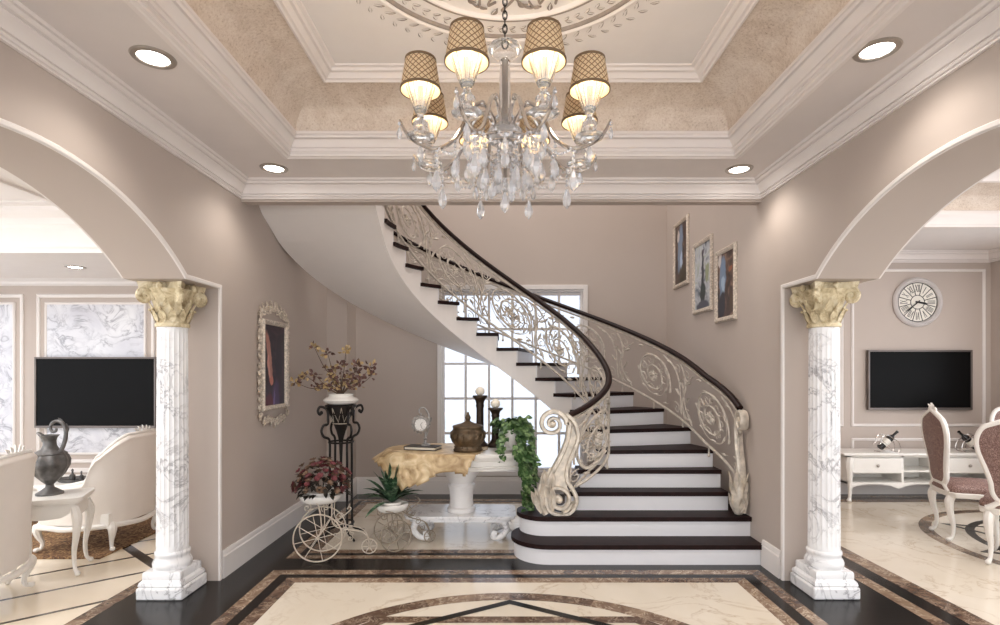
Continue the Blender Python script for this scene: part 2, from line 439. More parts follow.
# living room: lozenge floor
ring(-7.0,-2.50,-1.3,6.55,.10,1,(2,3)); 
o = struct(fl.build('floor', fmats, angle=0))
t = NT('lozenge_floor'); g = t.ramp(t.noise(1.2,5,.6), [(.35,L(232,218,196)),(.7,L(244,232,214))])
s2 = t.new('ShaderNodeSeparateXYZ'); t.l.new(t.tc.outputs['Object'], s2.inputs[0])
a = t.math('SUBTRACT', s2.outputs[1], t.math('MULTIPLY', s2.outputs[0], .83))
la = t.math('LESS_THAN', t.math('FRACT', t.math('DIVIDE', t.math('SUBTRACT', a, 6.25-5.8), .58)), .075)
b = t.math('ADD', s2.outputs[1], t.math('MULTIPLY', s2.outputs[0], .84))
lb = t.math('LESS_THAN', t.math('FRACT', t.math('DIVIDE', t.math('SUBTRACT', b, 1.875-23), 2.3)), .045)
c = t.mix(t.math('MAXIMUM', la, lb), g, L(44,34,28)); t.base(c); t.pr(Roughness=.14); M['lozenge'] = t.m
mb = MB(); mb.box(-6.9,-2.6,-1.2,6.45,0,.0012); struct(mb.build('floor_living_room', 'lozenge', angle=0))
# hall ceiling: soffit, tray, cove
TX0, TX1, TY0, TY1 = -1.44, 1.575, .77, 3.67
SZ = 2.98
mb = MB()
mb.box(XL-.02,TX0,YF,HD,SZ,SZ+.08); mb.box(TX1,XR+.02,YF,HD,SZ,SZ+.08); mb.box(TX0,TX1,TY1,HD,SZ,SZ+.08); mb.box(TX0,TX1,YF,TY0,SZ,SZ+.08)
struct(mb.build('ceiling_soffit', 'soffit', angle=0))
rectpath = lambda o_: [(TX0+o_,TY0+o_),(TX1-o_,TY0+o_),(TX1-o_,TY1-o_),(TX0+o_,TY1-o_)]
fr = lambda a,b,u: (a,b,u)
mb = MB()
sweep2(mb, rectpath(0), [(-.06,SZ),(-.055,SZ-.014),(-.03,SZ-.018),(-.022,SZ-.012),(-.004,SZ-.012),(.0,SZ+.012),(-.006,SZ+.016),(.010,SZ+.020),(.014,SZ+.034),(.006,SZ+.038),(.018,SZ+.042),(.024,SZ+.056),(.036,SZ+.072),(.05,SZ+.082),(.040,SZ+.086),(.058,SZ+.090),(.064,SZ+.102),(.056,SZ+.106),(.068,SZ+.112),(.068,SZ+.128),(.05,SZ+.14)], fr, True)
struct(mb.build('trim_5', 'mould', angle=25))
mb = MB()
sweep2(mb, rectpath(0), [(.058+.292*(1-cos(a)), 3.10+.2*sin(a)) for a in [pi/2*i/14 for i in range(15)]], fr, True)
struct(mb.build('ceiling_cove', 'gold_cove', angle=50))
mb = MB()
sweep2(mb, rectpath(.34), [(.0,3.30),(.0,3.285),(.015,3.278),(.024,3.286),(.020,3.292),(.034,3.294),(.044,3.306),(.056,3.316),(.050,3.321),(.068,3.323),(.078,3.335),(.10,3.337),(.105,3.35)], fr, True)
struct(mb.build('trim_6', 'mould', angle=25))
mb = MB(); mb.box(TX0+.3,TX1-.3,TY0+.3,TY1-.3,3.345,3.4); mb.box(XL,XR,YF,HD,3.42,3.5); struct(mb.build('ceiling', 'ceil', angle=0))
CR = [(0,0),(.018,0),(.018,.010),(.012,.014),(.022,.016),(.027,.024),(.024,.032),(.014,.034),(.030,.037),(.034,.052),(.048,.072),(.070,.088),(.070,.094),(.060,.096),(.084,.098),(.092,.104),(.096,.114),(.088,.118),(.104,.120),(.112,.132)]
mb = MB()
sweep2(mb, [(XR,YF),(XR,HD),(XL,HD),(XL,YF)], [(o_,2.848+u) for o_,u in CR], fr)
struct(mb.build('trim_7', 'mould', angle=25))
# baseboards
BB = [(0,0),(.022,0),(.022,.155),(.016,.165),(.016,.18),(.009,.2),(0,.2)]
def bboard(name, path, h=1.0):
    mb = MB(); sweep2(mb, path, [(a,b*h) for a,b in BB], fr); struct(mb.build(name, 'white', angle=25))
bboard('baseboard_left', [(XL,6.28),(XL,YJ+.04)])
bboard('baseboard_back', [(XR,YB),(-1.80,YB),(-1.80,6.28),(XL,6.28)], 1.04)
bboard('baseboard_right', [(XR,YJ+.04),(XR,4.19)])
# back window
def grid_window(name, frame, W_, H_, cols, rows, mat='white', d=.06, case=.055, bar=.030, glass='glass'):
    """frame(u,v,w): u along, v up, w towards the room. origin lower-left of the opening"""
    def bx(mb, u0,u1,v0,v1,w0,w1):
        vs = [frame(u,v,w) for w in (w0,w1) for (u,v) in ((u0,v0),(u1,v0),(u1,v1),(u0,v1))]
        mb.add(vs, [(0,1,2,3),(4,5,6,7),(0,1,5,4),(1,2,6,5),(2,3,7,6),(3,0,4,7)])
    mb = MB()
    for a in ((-case,0,-case,H_+case),(W_,W_+case,-case,H_+case),(0,W_,H_,H_+case),(0,W_,-case,0)): bx(mb,*a,-.08,.025)
    for a in ((0,.03,0,H_),(W_-.03,W_,0,H_),(.03,W_-.03,H_-.03,H_),(.03,W_-.03,0,.03)): bx(mb,*a,-.1,-.02)
    for u in cols: bx(mb,u-bar/2,u+bar/2,.02,H_-.02,-.085,-.035)
    for v in rows: bx(mb,.02,W_-.02,v-bar/2,v+bar/2,-.082,-.038)
    w = mb.build(name, mat, angle=0, bevel=.003, seg=1); struct(w)
    if glass:
        g = MB(); bx(g,.01,W_-.01,.01,H_-.01,-.064,-.058); g.build('pane', glass, w, angle=0)
    return w
cs = .05; W_ = WX1-WX0-2*cs; H_ = WZ1-WZ0-2*cs
grid_window('window_1', lambda u,v,w: (WX0+cs+u, YB-w, WZ0+cs+v), W_, H_, [W_*i/6 for i in range(1,6)], [1.171+.431*k-WZ0-cs for k in range(-2,4) if .05 < 1.171+.431*k-WZ0-cs < H_-.05], glass='glass_dim')
# ---- living room (left)
LX0 = -6.9; LX1 = XL-TW
mb = MB(); mb.box(LX0,LX1,YB,YB+.2,0,3.4); struct(mb.build('wall_living_room_back', 'wall', angle=0))
mb = MB()
for a in ((5.1,YB,2.64,2.70),(YF,-.2,2.64,2.70)): mb.box(LX0,LX1,a[0],a[1],a[2],a[3])
mb.box(-3.0,LX1,-.2,5.1,2.64,2.70); mb.box(LX0,-6.3,-.2,5.1,2.64,2.70)
mb.box(LX0,LX1,YF,YB,3.06,3.12)
struct(mb.build('ceiling_living_room', 'white', angle=0))
mb = MB()
lp = [(-6.3,-.2),(-3.0,-.2),(-3.0,5.1),(-6.3,5.1)]
sweep2(mb, lp, [(-.03,2.64),(-.03,2.625),(.0,2.625),(.004,2.66),(.02,2.68),(.02,2.85),(.03,2.87),(.045,2.885),(.06,2.94),(.12,2.99),(.13,3.03),(.20,3.04),(.20,3.062)], fr, True)
sweep2(mb, [(LX1,YF),(LX1,YB),(LX0,YB),(LX0,YF)], [(a*.7,2.56+b*.62) for a,b in CR], fr)
struct(mb.build('trim_8', 'white', angle=25))
# wall panels with marble
def frame_xz(y, s=-1): return lambda a,b,u: (a, y+s*u, b)
def rect_moulding(mb, x0,x1,z0,z1, y, w=.05, h=.02, s=-1):
    prof = [(0,0),(0,h*.5),(w*.2,h*.8),(w*.35,h),(w*.6,h*.75),(w*.8,h*.85),(w,h*.3),(w,0)]
    sweep2(mb, [(x0,z0),(x1,z0),(x1,z1),(x0,z1)], prof, frame_xz(y,s), True)
def X_(x, D): return (x-502)/540*D
def Z_(y, D): return 1.5-(y-372)/540*D
def panel_mould(name, rs, y, w=.05, mat='white'):
    mb = MB()
    for r_ in rs: rect_moulding(mb, *r_, y, w)
    struct(mb.build(name, mat, angle=25))
D = YB
pz0, pz1 = Z_(463,D), Z_(294,D)
PN = [(-6.72,X_(24,D)), (X_(37,D),X_(155,D)), (X_(168,D),-2.6)]
panel_mould('trim_9', [(a,b,pz0,pz1) for a,b in PN]+[(a,b,.26,pz0-.06) for a,b in PN], D, .045)
panel_mould('trim_10', [(a+.1,b-.1,pz0+.1,pz1-.1) for a,b in PN[:2]], D, .035)
for a,b in PN[:2]:
    mb = MB(); mb.box(a+.13,b-.13,D-.012,D-.001,pz0+.13,pz1-.13); 
    tag(mb.build('marble_panel','marble_wall',angle=0), 'grey veined white marble wall panel behind the television' if b > -5 else 'grey veined white marble wall panel at the far left, cut by the frame', 'wall panel', 'marble wall panels')
bboard('baseboard_living_room', [(LX1,YB),(LX0,YB)], 1.0)
# large window wall of the living room (off to the left)
grid_window('window_2', lambda u,v,w: (LX0+w, -1.0+u, .3+v), 7.2, 2.1, [.9*i for i in range(1,8)], [.7,1.4], bar=.05)
mb = MB(); mb.box(LX0-.15,LX0-.02,YF,-1.06,0,3.1); mb.box(LX0-.15,LX0-.02,6.26,YB,0,3.1); mb.box(LX0-.15,LX0-.02,-1.06,6.26,0,.24); mb.box(LX0-.15,LX0-.02,-1.06,6.26,2.46,3.1)
struct(mb.build('wall_living_room_left','wall',angle=0))
# ---- dining room (right)
RX0 = XR+TW
mb = MB(); mb.box(RX0,DX1+.2,YB,YB+.2,0,3.6); struct(mb.build('wall_dining_room_back', 'wall', angle=0))
mb = MB(); SZ2 = 2.98
mb.box(RX0,DX1,5.45,YB,SZ2,SZ2+.06); mb.box(RX0,DX1,YF,-.2,SZ2,SZ2+.06); mb.box(RX0,RX0+.75,-.2,5.45,SZ2,SZ2+.06); mb.box(DX1-.75,DX1,-.2,5.45,SZ2,SZ2+.06)
mb.box(RX0,DX1,YF,YB,3.42,3.5); struct(mb.build('ceiling_dining_room', 'ceil', angle=0))
dp = [(RX0+.75,-.2),(DX1-.75,-.2),(DX1-.75,5.45),(RX0+.75,5.45)]
mb = MB()
sweep2(mb, dp, [(-.06,SZ2),(-.05,SZ2-.016),(-.004,SZ2-.016),(.0,SZ2+.012),(.014,SZ2+.034),(.036,SZ2+.07),(.05,SZ2+.08),(.064,SZ2+.10),(.068,SZ2+.128),(.05,SZ2+.14)], fr, True)
sweep2(mb, [(a+(.36 if a < 4 else -.36), b+(.36 if b < 2 else -.36)) for a,b in dp], [(.0,3.30),(.0,3.285),(.03,3.29),(.05,3.312),(.075,3.335),(.12,3.35),(.14,3.40),(.16,3.42)], fr, True)
sweep2(mb, [(DX1,YF),(DX1,YB),(RX0,YB),(RX0,YF)], [(o_,2.845+u) for o_,u in CR], fr)
struct(mb.build('trim_11', 'mould', angle=25))
mb = MB(); sweep2(mb, dp, [(.058+.30*(1-cos(a)), 3.10+.2*sin(a)) for a in [pi/2*i/12 for i in range(13)]], fr, True)
struct(mb.build('ceiling_cove_dining_room', 'gold_cove', angle=50))
D = YB
panel_mould('trim_12', [(X_(851,D),X_(985,D),Z_(426.5,D),Z_(269,D)),(X_(851,D),X_(985,D),.26,Z_(438,D)),(2.5,X_(843,D),Z_(426.5,D),Z_(269,D))], D, .035)
bboard('baseboard_dining_room', [(DX1,YB),(RX0,YB)], 1.0)
grid_window('window_3', lambda u,v,w: (DX1-w, .2+u, .5+v), 5.6, 1.9, [.8*i for i in range(1,7)], [.63,1.26], bar=.05)
mb = MB()
for a in ((YF,.14,0,3.5),(5.86,YB,0,3.5),(.14,5.86,0,.44),(.14,5.86,2.46,3.5)): mb.box(DX1+.02,DX1+.15,*a)
struct(mb.build('wall_dining_room_right','wall',angle=0))
# ---------------------------------------------------------------- staircase
SCX, SCY = -.06, 4.80
ST = .16
def ang(n): return radians(3.2+12.4*(n-5))
def inner(a, r=1.0): return (SCX+r*cos(a), SCY+r*sin(a))
def outer(a, k=1.0): return (SCX+1.97*k*cos(a), SCY+1.80*k*sin(a))
def rl(n):
    """riser line n as (inner point, outer point)"""
    if n >= 20:                                   # straight run to the landing
        y = max(4.76-.21*(n-19.2), HD+.10)
        return ((SCX-1.0, y), (XL+.002, y))
    if n >= 5:
        a = ang(n); o_ = outer(a); return (inner(a), (max(o_[0], XL+.002), o_[1]))
    y = {1:4.20,2:4.41,3:4.61,4:4.77}[n]
    xi = {1:.10,2:.15,3:.56,4:.69}[n]
    return ((xi, y), (XR-.002 if n <= 2 else 1.93, y))
stair = thing('staircase', 'curved staircase with white risers, dark wooden treads and a white plastered underside', 'staircase', (.9,4.9,0))
def W(mb, name, mat, parent=stair, **k): return mb.build(name, mat, parent, world=True, **k)
body = MB(); N0 = 21
def soff(n): return max(0.0, ST*n-.36-(.0 if n < 18 else 0))
# stringer and solid body, one wedge per step
for n in range(5, N0+1):
    (ia, oa), (ib, ob) = rl(n), rl(n+1)
    K = 4 if n < 20 else 1; top = ST*n-.035
    for k in range(K):
        def P(t_, side):
            if n < 19:
                a = ang(n)+(ang(n+1)-ang(n))*t_
                q = inner(a) if side == 0 else outer(a); return (max(q[0], XL+.002), q[1])
            A, B = (ia, ib) if side == 0 else (oa, ob)
            return (A[0]+(B[0]-A[0])*t_, A[1]+(B[1]-A[1])*t_)
        t0, t1 = k/K, (k+1)/K
        i0, i1, o0, o1 = P(t0,0), P(t1,0), P(t0,1), P(t1,1)
        z0, z1 = soff(n+t0), soff(n+t1)
        M_ = 6
        def lerp(A,B,u): return (A[0]+(B[0]-A[0])*u, A[1]+(B[1]-A[1])*u)
        for m in range(M_):
            u0, u1 = m/M_, (m+1)/M_
            a0, a1, b0, b1 = lerp(i0,o0,u0), lerp(i0,o0,u1), lerp(i1,o1,u0), lerp(i1,o1,u1)
            body.quad((*a0,z0),(*a1,z0),(*b1,z1),(*b0,z1))
            body.quad((*a0,top),(*a1,top),(*b1,top),(*b0,top))
        body.quad((*i0,z0),(*i1,z1),(*i1,top),(*i0,top)); body.quad((*o0,z0),(*o1,z1),(*o1,top),(*o0,top))
    zf = soff(n)
    body.quad((*ia,max(zf,0)),(*oa,max(zf,0)),(*oa,top),(*ia,top))
bo = W(body, 'stringer', 'soff_st', angle=25)
# lower solid steps 1..4
def bull(n, grow=0.0):
    (xi, y), (xo, _) = rl(n); r_ = {1:.27,2:.21}[n]; pts = []
    yc = y+r_
    for i in range(17):
        a = -pi/2-pi*i/16; pts.append((xi+r_+(r_+grow)*cos(a), yc+(r_+grow)*sin(a)))
    back = 5.05
    out = [(xo, y-grow)]+pts
    out += [(.75, yc+r_+grow)] if yc+r_+grow < 4.9 else []
    out += [(.9, back),(xo, back)]
    return out
for n in (1,2,3,4):
    mb = MB(); z0 = ST*(n-1) if n > 1 else 0; z1 = ST*n-.035
    if n <= 2: poly = bull(n)
    else:
        (xi,y),(xo,_) = rl(n); poly = [(xo,y),(xi,y),(xi,y+.2),(.9,4.97),(.95,5.05),(xo,5.05)]
    mb.prism(poly, lambda p: (p[0],p[1],z0), lambda p: (p[0],p[1],z1))
    W(mb, 'riser', 'riser', angle=30)
for n in range(5, N0+1):                     # riser boards
    (ia, oa) = rl(n); mb = MB(); z0 = ST*(n-1); z1 = ST*n-.035
    d = Vector((oa[0]-ia[0], oa[1]-ia[1])).normalized(); nn = Vector((d.y,-d.x))*.012
    mb.prism([(ia[0],ia[1]),(oa[0],oa[1]),(oa[0]+nn.x,oa[1]+nn.y),(ia[0]+nn.x,ia[1]+nn.y)], lambda p: (p[0],p[1],z0), lambda p: (p[0],p[1],z1))
    W(mb, 'riser', 'riser', angle=0)
for n in range(1, N0+1):                     # treads
    mb = MB(); z1 = ST*n; z0 = z1-.035
    (ia, oa), (ib, ob) = rl(n), rl(n+1)
    if n <= 2: poly = bull(n, .025)
    elif n <= 4:
        xi, y = ia; poly = [(oa[0],y-.025),(xi-.02,y-.025),(xi-.02,y+.2),(.88,5.0),(oa[0],5.0)]
    else:
        d = Vector((oa[0]-ia[0], oa[1]-ia[1])).normalized(); nn = Vector((d.y,-d.x))*.025
        if n < 19:
            A0, A1 = ang(n), ang(n+1)
            ins = [inner(A0+(A1-A0)*k/4, .975) for k in range(5)]; outs = [outer(A0+(A1-A0)*k/4) for k in range(5)]
            outs = [(max(x,XL+.003),y) for x,y in outs]
        else: ins = [(ia[0]+.025,ia[1]),(ib[0]+.025,ib[1])]; outs = [oa,ob]
        poly = [(ins[0][0]+nn.x,ins[0][1]+nn.y)]+ins[0:]+outs[::-1]+[(max(outs[0][0]+nn.x,XL+.003),outs[0][1]+nn.y)]
    mb.prism(poly, lambda p: (p[0],p[1],z0), lambda p: (p[0],p[1],z1))
    W(mb, 'tread', 'tread', angle=30)
# ---------------------------------------------------------------- balustrades
class Path:
    """list of (x,y,z) floor-line points of the railing; map(s,t,d) -> 3D"""
    def __init__(s, pts):
        s.p = [Vector(p) for p in pts]; zz = [p.z for p in s.p]; q_ = [0.0]
        for a, b in zip(s.p, s.p[1:]): q_.append(q_[-1]+(b.xy-a.xy).length)
        for i in range(len(zz)):                        # ease the pitch changes
            if q_[i] > q_[-1]-.5: continue
            R_ = min(.45, q_[i]+.02); ws = [(max(0,1-abs(q_[j]-q_[i])/R_)*((q_[min(j+1,len(zz)-1)]-q_[max(j-1,0)])), zz[j]) for j in range(len(zz))]
            s.p[i].z = sum(w*z for w,z in ws)/sum(w for w,z in ws)
        xy = [(p.x,p.y) for p in s.p]
        for i in range(1, len(zz)):
            if q_[i] > 1.4: break
            R_ = min(.22, q_[i]); ws = [(max(0,1-abs(q_[j]-q_[i])/R_)*(q_[min(j+1,len(zz)-1)]-q_[max(j-1,0)]), xy[j]) for j in range(len(zz))]
            t_ = sum(w for w,_ in ws); s.p[i].x = sum(w*z[0] for w,z in ws)/t_; s.p[i].y = sum(w*z[1] for w,z in ws)/t_
        s.s = [0.0]
        for a, b in zip(s.p, s.p[1:]): s.s.append(s.s[-1]+(b.xy-a.xy).length)
        s.L = s.s[-1]
    def at(s, q):
        q = min(max(q, 0), s.L-1e-6)
        import bisect
        i = min(max(bisect.bisect_right(s.s, q)-1, 0), len(s.p)-2)
        u = (q-s.s[i])/max(s.s[i+1]-s.s[i], 1e-9); d = (s.p[i+1]-s.p[i]); tn = Vector((d.x,d.y,0)).normalized()
        return s.p[i].lerp(s.p[i+1], u), tn
    def map(s, q, t_, off=0.0):
        p, tn = s.at(q); return Vector((p.x-tn.y*off, p.y+tn.x*off, p.z+t_))
H = .66
def zline(n): return ST*n
def inner_path():
    pts = []
    P0, P1, P2 = Vector((.56,4.47)), Vector((.93,4.47)), Vector((.965,4.84))
    for i in range(12):
        u = i/12; q = P0*(1-u)**2+P1*2*u*(1-u)+P2*u*u
        pts.append((q.x,q.y,.47+.33*u))
    for i in range(73):
        n = 5+ (19.2-5)*i/72; a = ang(n); q = inner(a, 1.025); pts.append((*q, zline(n)))
    for i in range(1,5):
        pts.append((pts[-1][0], pts[-1][1]-.09, pts[-1][2]+.0686))
    return Path(pts)
def outer_path():
    pts = [(1.965,4.46,.53),(1.958,4.55,.59),(1.944,4.64,.645),(1.922,4.72,.695),(1.888,4.81,.75)]
    for i in range(73):
        n = 5+(18.6-5)*i/72; a = ang(n); q = outer(a, .965); pts.append((*q, zline(n)))
    pts.append((pts[-1][0]-.02, pts[-1][1]-.1, pts[-1][2]+.07)); pts.append((pts[-1][0], pts[-1][1]-.15, pts[-1][2]+.11))
    return Path(pts)
def spiral(cx, cy, r0, r1, a0, turns, n=30, sgn=1):
    return [(cx+(r0+(r1-r0)*(i/n)**.85)*cos(a0+sgn*2*pi*turns*i/n), cy+(r0+(r1-r0)*(i/n)**.85)*sin(a0+sgn*2*pi*turns*i/n)) for i in range(n+1)]
def scrollwork(path, s0, s1, mirror=False):
    """one scroll panel between arc lengths s0..s1: returns MB"""
    mb = MB(); w = s1-s0; sl = (path.map(s1,0).z-path.map(s0,0).z)/w
    def T(pts, r, off=0, n=6):
        q = [path.map(s0+p[0]*w, .075+p[1]*(H-.13), off) for p in pts]; mb.tube(q, r, n)
    asp = (H-.13)/w
    def SP(cx, cy, r, r1, a0, tn, th=.007, sg=1, n=30):
        pts = [(cx+(x-cx)*asp, y) for x, y in spiral(cx, cy, r, r1, a0, tn, n, sg)]
        q = []
        for x, y in pts: q.append((min(max(x,-.02),1.02), min(max(y,.0),1.0)))
        T(q, [th*(1-.45*i/len(q)) for i in range(len(q))])
    def LF(x, y, a, ln, wd):
        b = path.map(s0+x*w, .075+y*(H-.13)); e = path.map(s0+(x+cos(a)*.05)*w, .075+(y+sin(a)*.05)*(H-.13))
        _, tn = path.at(s0+x*w); nr = Vector((-tn.y,tn.x,0))
        mb.leaf(b, e-b, nr, ln, wd, 0, .15, .006)
        mb.leaf(b, e-b, -nr, ln, wd, 0, .15, .006)
    cx, cy = .46, .48
    SP(cx, cy, .47, .10, radians(200), 1.75, .011, -1, 44)
    SP(cx, cy, .33, .15, radians(20), 1.1, .007, -1, 30)
    SP(cx, cy, .40, .37, radians(60), .8, .005, 1, 24)
    SP(cx, cy, .19, .03, radians(90), 1.3, .007, -1, 24)
    # rosette
    for k in range(8):
        a = 2*pi*k/8; LF(cx+.01*cos(a), cy+.01*sin(a), a, .05, .026)
    c_ = path.map(s0+cx*w, .075+cy*(H-.13)); mb.ball(c_, .014, 8, 6)
    # curls filling between turns
    for k in range(7):
        a = 2*pi*k/7+.35; r_ = .27
        SP(cx+r_*cos(a)*asp, cy+r_*sin(a), .085, .02, a+1.2, 1.1, .0055, 1, 14)
        LF(cx+.36*cos(a+.4)*asp, cy+.36*sin(a+.4), a+1.9, .06, .024)
        LF(cx+.20*cos(a+.3)*asp, cy+.20*sin(a+.3), a+.6, .05, .02)
    # linking S scrolls and corner curls
    T(spline([(-.02,.06),(.0,.35),(.02,.62),(.12,.86),(.3,.97)],6), .008)
    T(spline([(.94,.02),(.99,.3),(.93,.6),(.96,.85),(1.02,.98)],6), .009)
    T(spline([(.80,.02),(.92,.22),(.97,.5),(.90,.72),(.78,.93)],6), .007)
    SP(.90, .86, .11, .02, radians(-100), 1.3, .0065, 1, 18)
    SP(.88, .13, .12, .02, radians(100), 1.3, .0065, -1, 18)
    SP(.06, .88, .10, .02, radians(-60), 1.2, .006, -1, 16)
    SP(.07, .12, .11, .02, radians(60), 1.2, .006, 1, 16)
    for (x,y,a,l_) in ((.93,.3,1.9,.09),(.96,.55,1.2,.09),(.9,.7,2.4,.07),(.02,.4,1.0,.08),(.04,.6,2.0,.07),(.15,.9,.2,.07),(.8,.08,.4,.07),(.3,.04,2.6,.07),(.62,.96,-.3,.06)):
        LF(x,y,a,l_,.03)
    return mb
def balustrade(name, label, path, loc, npan, mat='iron'):
    th = thing(name, label, 'balustrade', loc)
    Sx = lambda t_, a, b, k: [path.map(a+(b-a)*i/k, t_) for i in range(k+1)]
    k = 150
    mb = MB(); mb.tube(Sx(H+.012, 0, path.L, k), .029, 10, flat=.85, upv=(0,0,1)); mb.build('handrail','rail_wood',th,world=True)
    mb = MB(); mb.tube(Sx(H-.04, 0.02, path.L, k), .011, 6); mb.tube(Sx(H-.013, 0.0, path.L, k), .009, 6); mb.build('upper_rail',mat,th,world=True)
    mb = MB(); mb.tube(Sx(.06, 0.05, path.L, k), .012, 6); mb.build('lower_rail',mat,th,world=True)
    ds = path.L/npan
    for i in range(npan):
        scrollwork(path, ds*i+.01, ds*(i+1)-.01).build('scroll_panel',mat,th,world=True)
    for i in range(1, int(path.L/.42)):
        mb = MB(); q = .42*i; a = path.map(q, .06); mb.tube([a, a-Vector((0,0,.10))], .008, 6); b = a-Vector((0,0,.085)); mb.ball(b, (.014,.014,.014), 8, 6); mb.build('foot',mat,th,world=True)
    return th
ip, op = inner_path(), outer_path()
bi = balustrade('stair_balustrade', 'inner scrollwork balustrade of the curved stair with the dark handrail nearest the chandelier', ip, (.56,4.47,.32), 7)
bo_ = balustrade('stair_balustrade', 'outer scrollwork balustrade on the wall side of the stair, below the three pictures', op, (1.965,4.47,.32), 7)
# newel scrolls of the inner balustrade, facing the hall
ND = 4.46
def PX(x, y, D=ND): return ((x-502)/540*D, D, 1.5-(y-372)/540*D)
def ribbon(mb, pts, w, d, mi=0, nrm=(0,1,0)):
    """flat bar: w = half thickness in the plane, d = half depth along nrm"""
    n = 8; P = [Vector(p) for p in pts]; nv = Vector(nrm)
    vs = []; fs = []; N = len(P); Wd = w if isinstance(w, list) else [w]*N
    for i in range(N):
        tn = (P[min(i+1,N-1)]-P[max(i-1,0)]).normalized(); bi_ = tn.cross(nv).normalized()
        for (a, b) in ((-1,-.6),(-.6,-1),(.6,-1),(1,-.6),(1,.6),(.6,1),(-.6,1),(-1,.6)):
            vs.append(P[i]+bi_*(Wd[i]*a)+nv*(d*b))
    for i in range(N-1):
        for k in range(n): fs.append((i*n+k, i*n+(k+1) % n, (i+1)*n+(k+1) % n, (i+1)*n+k))
    fs.append(tuple(range(n))[::-1]); fs.append(tuple((N-1)*n+k for k in range(n)))
    mb.add(vs, fs, mi)
def pxs(pts, k=7, D=ND): return [Vector(PX(x,y,D)) for x,y in [tuple(v) for v in spline(pts,k)]]
mb = MB()
# outer bar: upper volute, long S down, lower volute
s_up = [(552.5+(3.5+11*(i/26))*cos(a), 424+(3.5+10.5*(i/26))*sin(a)) for i, a in [(i, -2*pi*1.6*(1-i/26)) for i in range(27)]]
b1 = s_up+[(568,432),(566,444),(561,456),(555,468),(548,480)]
pts = [Vector(PX(x,y)) for x,y in s_up]+pxs([s_up[-1],(569,424),(567,440),(560,457),(552,472),(546,486)],6)[1:]
ribbon(mb, pts, [.011+.010*min(1,i/26) for i in range(len(pts))], .036)
plate = [(566,426),(572,426),(577,438),(571,454),(565,468),(565,482),(571,496),(560,486),(548,484),(553,470),(560,457),(566,442)]
mb.prism(plate, lambda q: (PX(*q)[0],ND-.012,PX(*q)[2]), lambda q: (PX(*q)[0],ND+.012,PX(*q)[2]))
pts = pxs([(566,414),(574,422),(578,436),(573,452),(567,468),(567,480),(573,490),(576.5,499),(574,508),(567,514),(558,514.5),(549,510),(545.5,501),(548,492),(555,487.5),(563,489),(568.5,495),(568,503),(562,508),(555,506),(553,500),(557,496),(561,499)],5)
ribbon(mb, pts, .017, .034)
mb.ball(PX(552,424), (.035,.04,.035), 12, 8); mb.ball(PX(559,500), (.03,.036,.03), 12, 8)
mb.build('newel_scroll', 'iron_lt', bi, world=True)
mb = MB()   # acanthus at the foot
for (x,y,dx,dy,l_,w_) in ((541,513,-2,-10,.20,.08),(546,514,-1,-12,.26,.09),(552,512,0,-12,.22,.07),(540,508,-5,-9,.15,.06),(547,498,-2,-10,.20,.07),(551,490,1,-10,.16,.05),(548,484,-3,-10,.12,.05),(562,513,6,-7,.12,.05),(568,509,6,-5,.10,.04)):
    a = Vector(PX(x,y)); e = Vector(PX(x+dx,y+dy)); 
    mb.leaf(a+Vector((0,-.03,0)), e-a, (0,-1,0), l_, w_, 0, -.1, .012); mb.leaf(a+Vector((0,.03,0)), e-a, (0,1,0), l_, w_, 0, -.1, .012)
mb.tube(pxs([(546,514),(541,503),(540,490),(545,478),(552,468)],5), [.03-.0008*i for i in range(21)], 10)
mb.build('acanthus_leaf', 'iron_lt', bi, world=True)
for (x,y,r_,a0,tn,sg) in ((556,474,5,0,1.2,1),(549,479,4,2,1.1,-1)):
    mb = MB()
    mb.tube([PX(px_,py_) for px_,py_ in spiral(x,y,r_,1,a0,tn,16,sg)], .007, 6); mb.build('tendril', 'iron_lt', bi, world=True)
mb = MB()   # the long teardrop between newel and railing
D2 = 4.62
q = lambda P_, k=6: pxs(P_, k, D2)
mb.tube(q([(594,405),(587,418),(581,434),(577,450),(579,462),(586,468),(594,464),(601,456),(605,444)]), .014, 8)
mb.tube(q([(605,408),(598,424),(596,436),(600,444)]), .009, 8)
mb.tube(q([(570,492),(578,483),(588,472),(598,462),(606,450)]), .011, 8)
mb.tube(q([(566,478),(556,478),(552,478)]), .008, 8)
for (x,y,r_,a0,tn,sg) in ((593,428,7,1,1.4,1),(588,443,7,3,1.4,-1),(598,448,6,0,1.3,1),(590,456,5,2,1.3,-1),(600,418,5,2,1.3,1),(596,438,6,4,1.3,1)):
    mb.tube([PX(px_,py_,D2) for px_,py_ in spiral(x,y,r_,1,a0,tn,20,sg)], .007, 6)
for (x,y,dx,dy,l_) in ((583,440,4,-6,.09),(588,450,5,-4,.08),(600,430,-4,-7,.09),(595,462,3,-8,.08),(592,434,5,-6,.07),(602,442,-4,5,.08)):
    a = Vector(PX(x,y,D2)); e = Vector(PX(x+dx,y+dy,D2)); mb.leaf(a, e-a, (0,-1,0), l_, .035, 0, .1, .008)
mb.build('teardrop_scroll', 'iron_lt', bi, world=True)
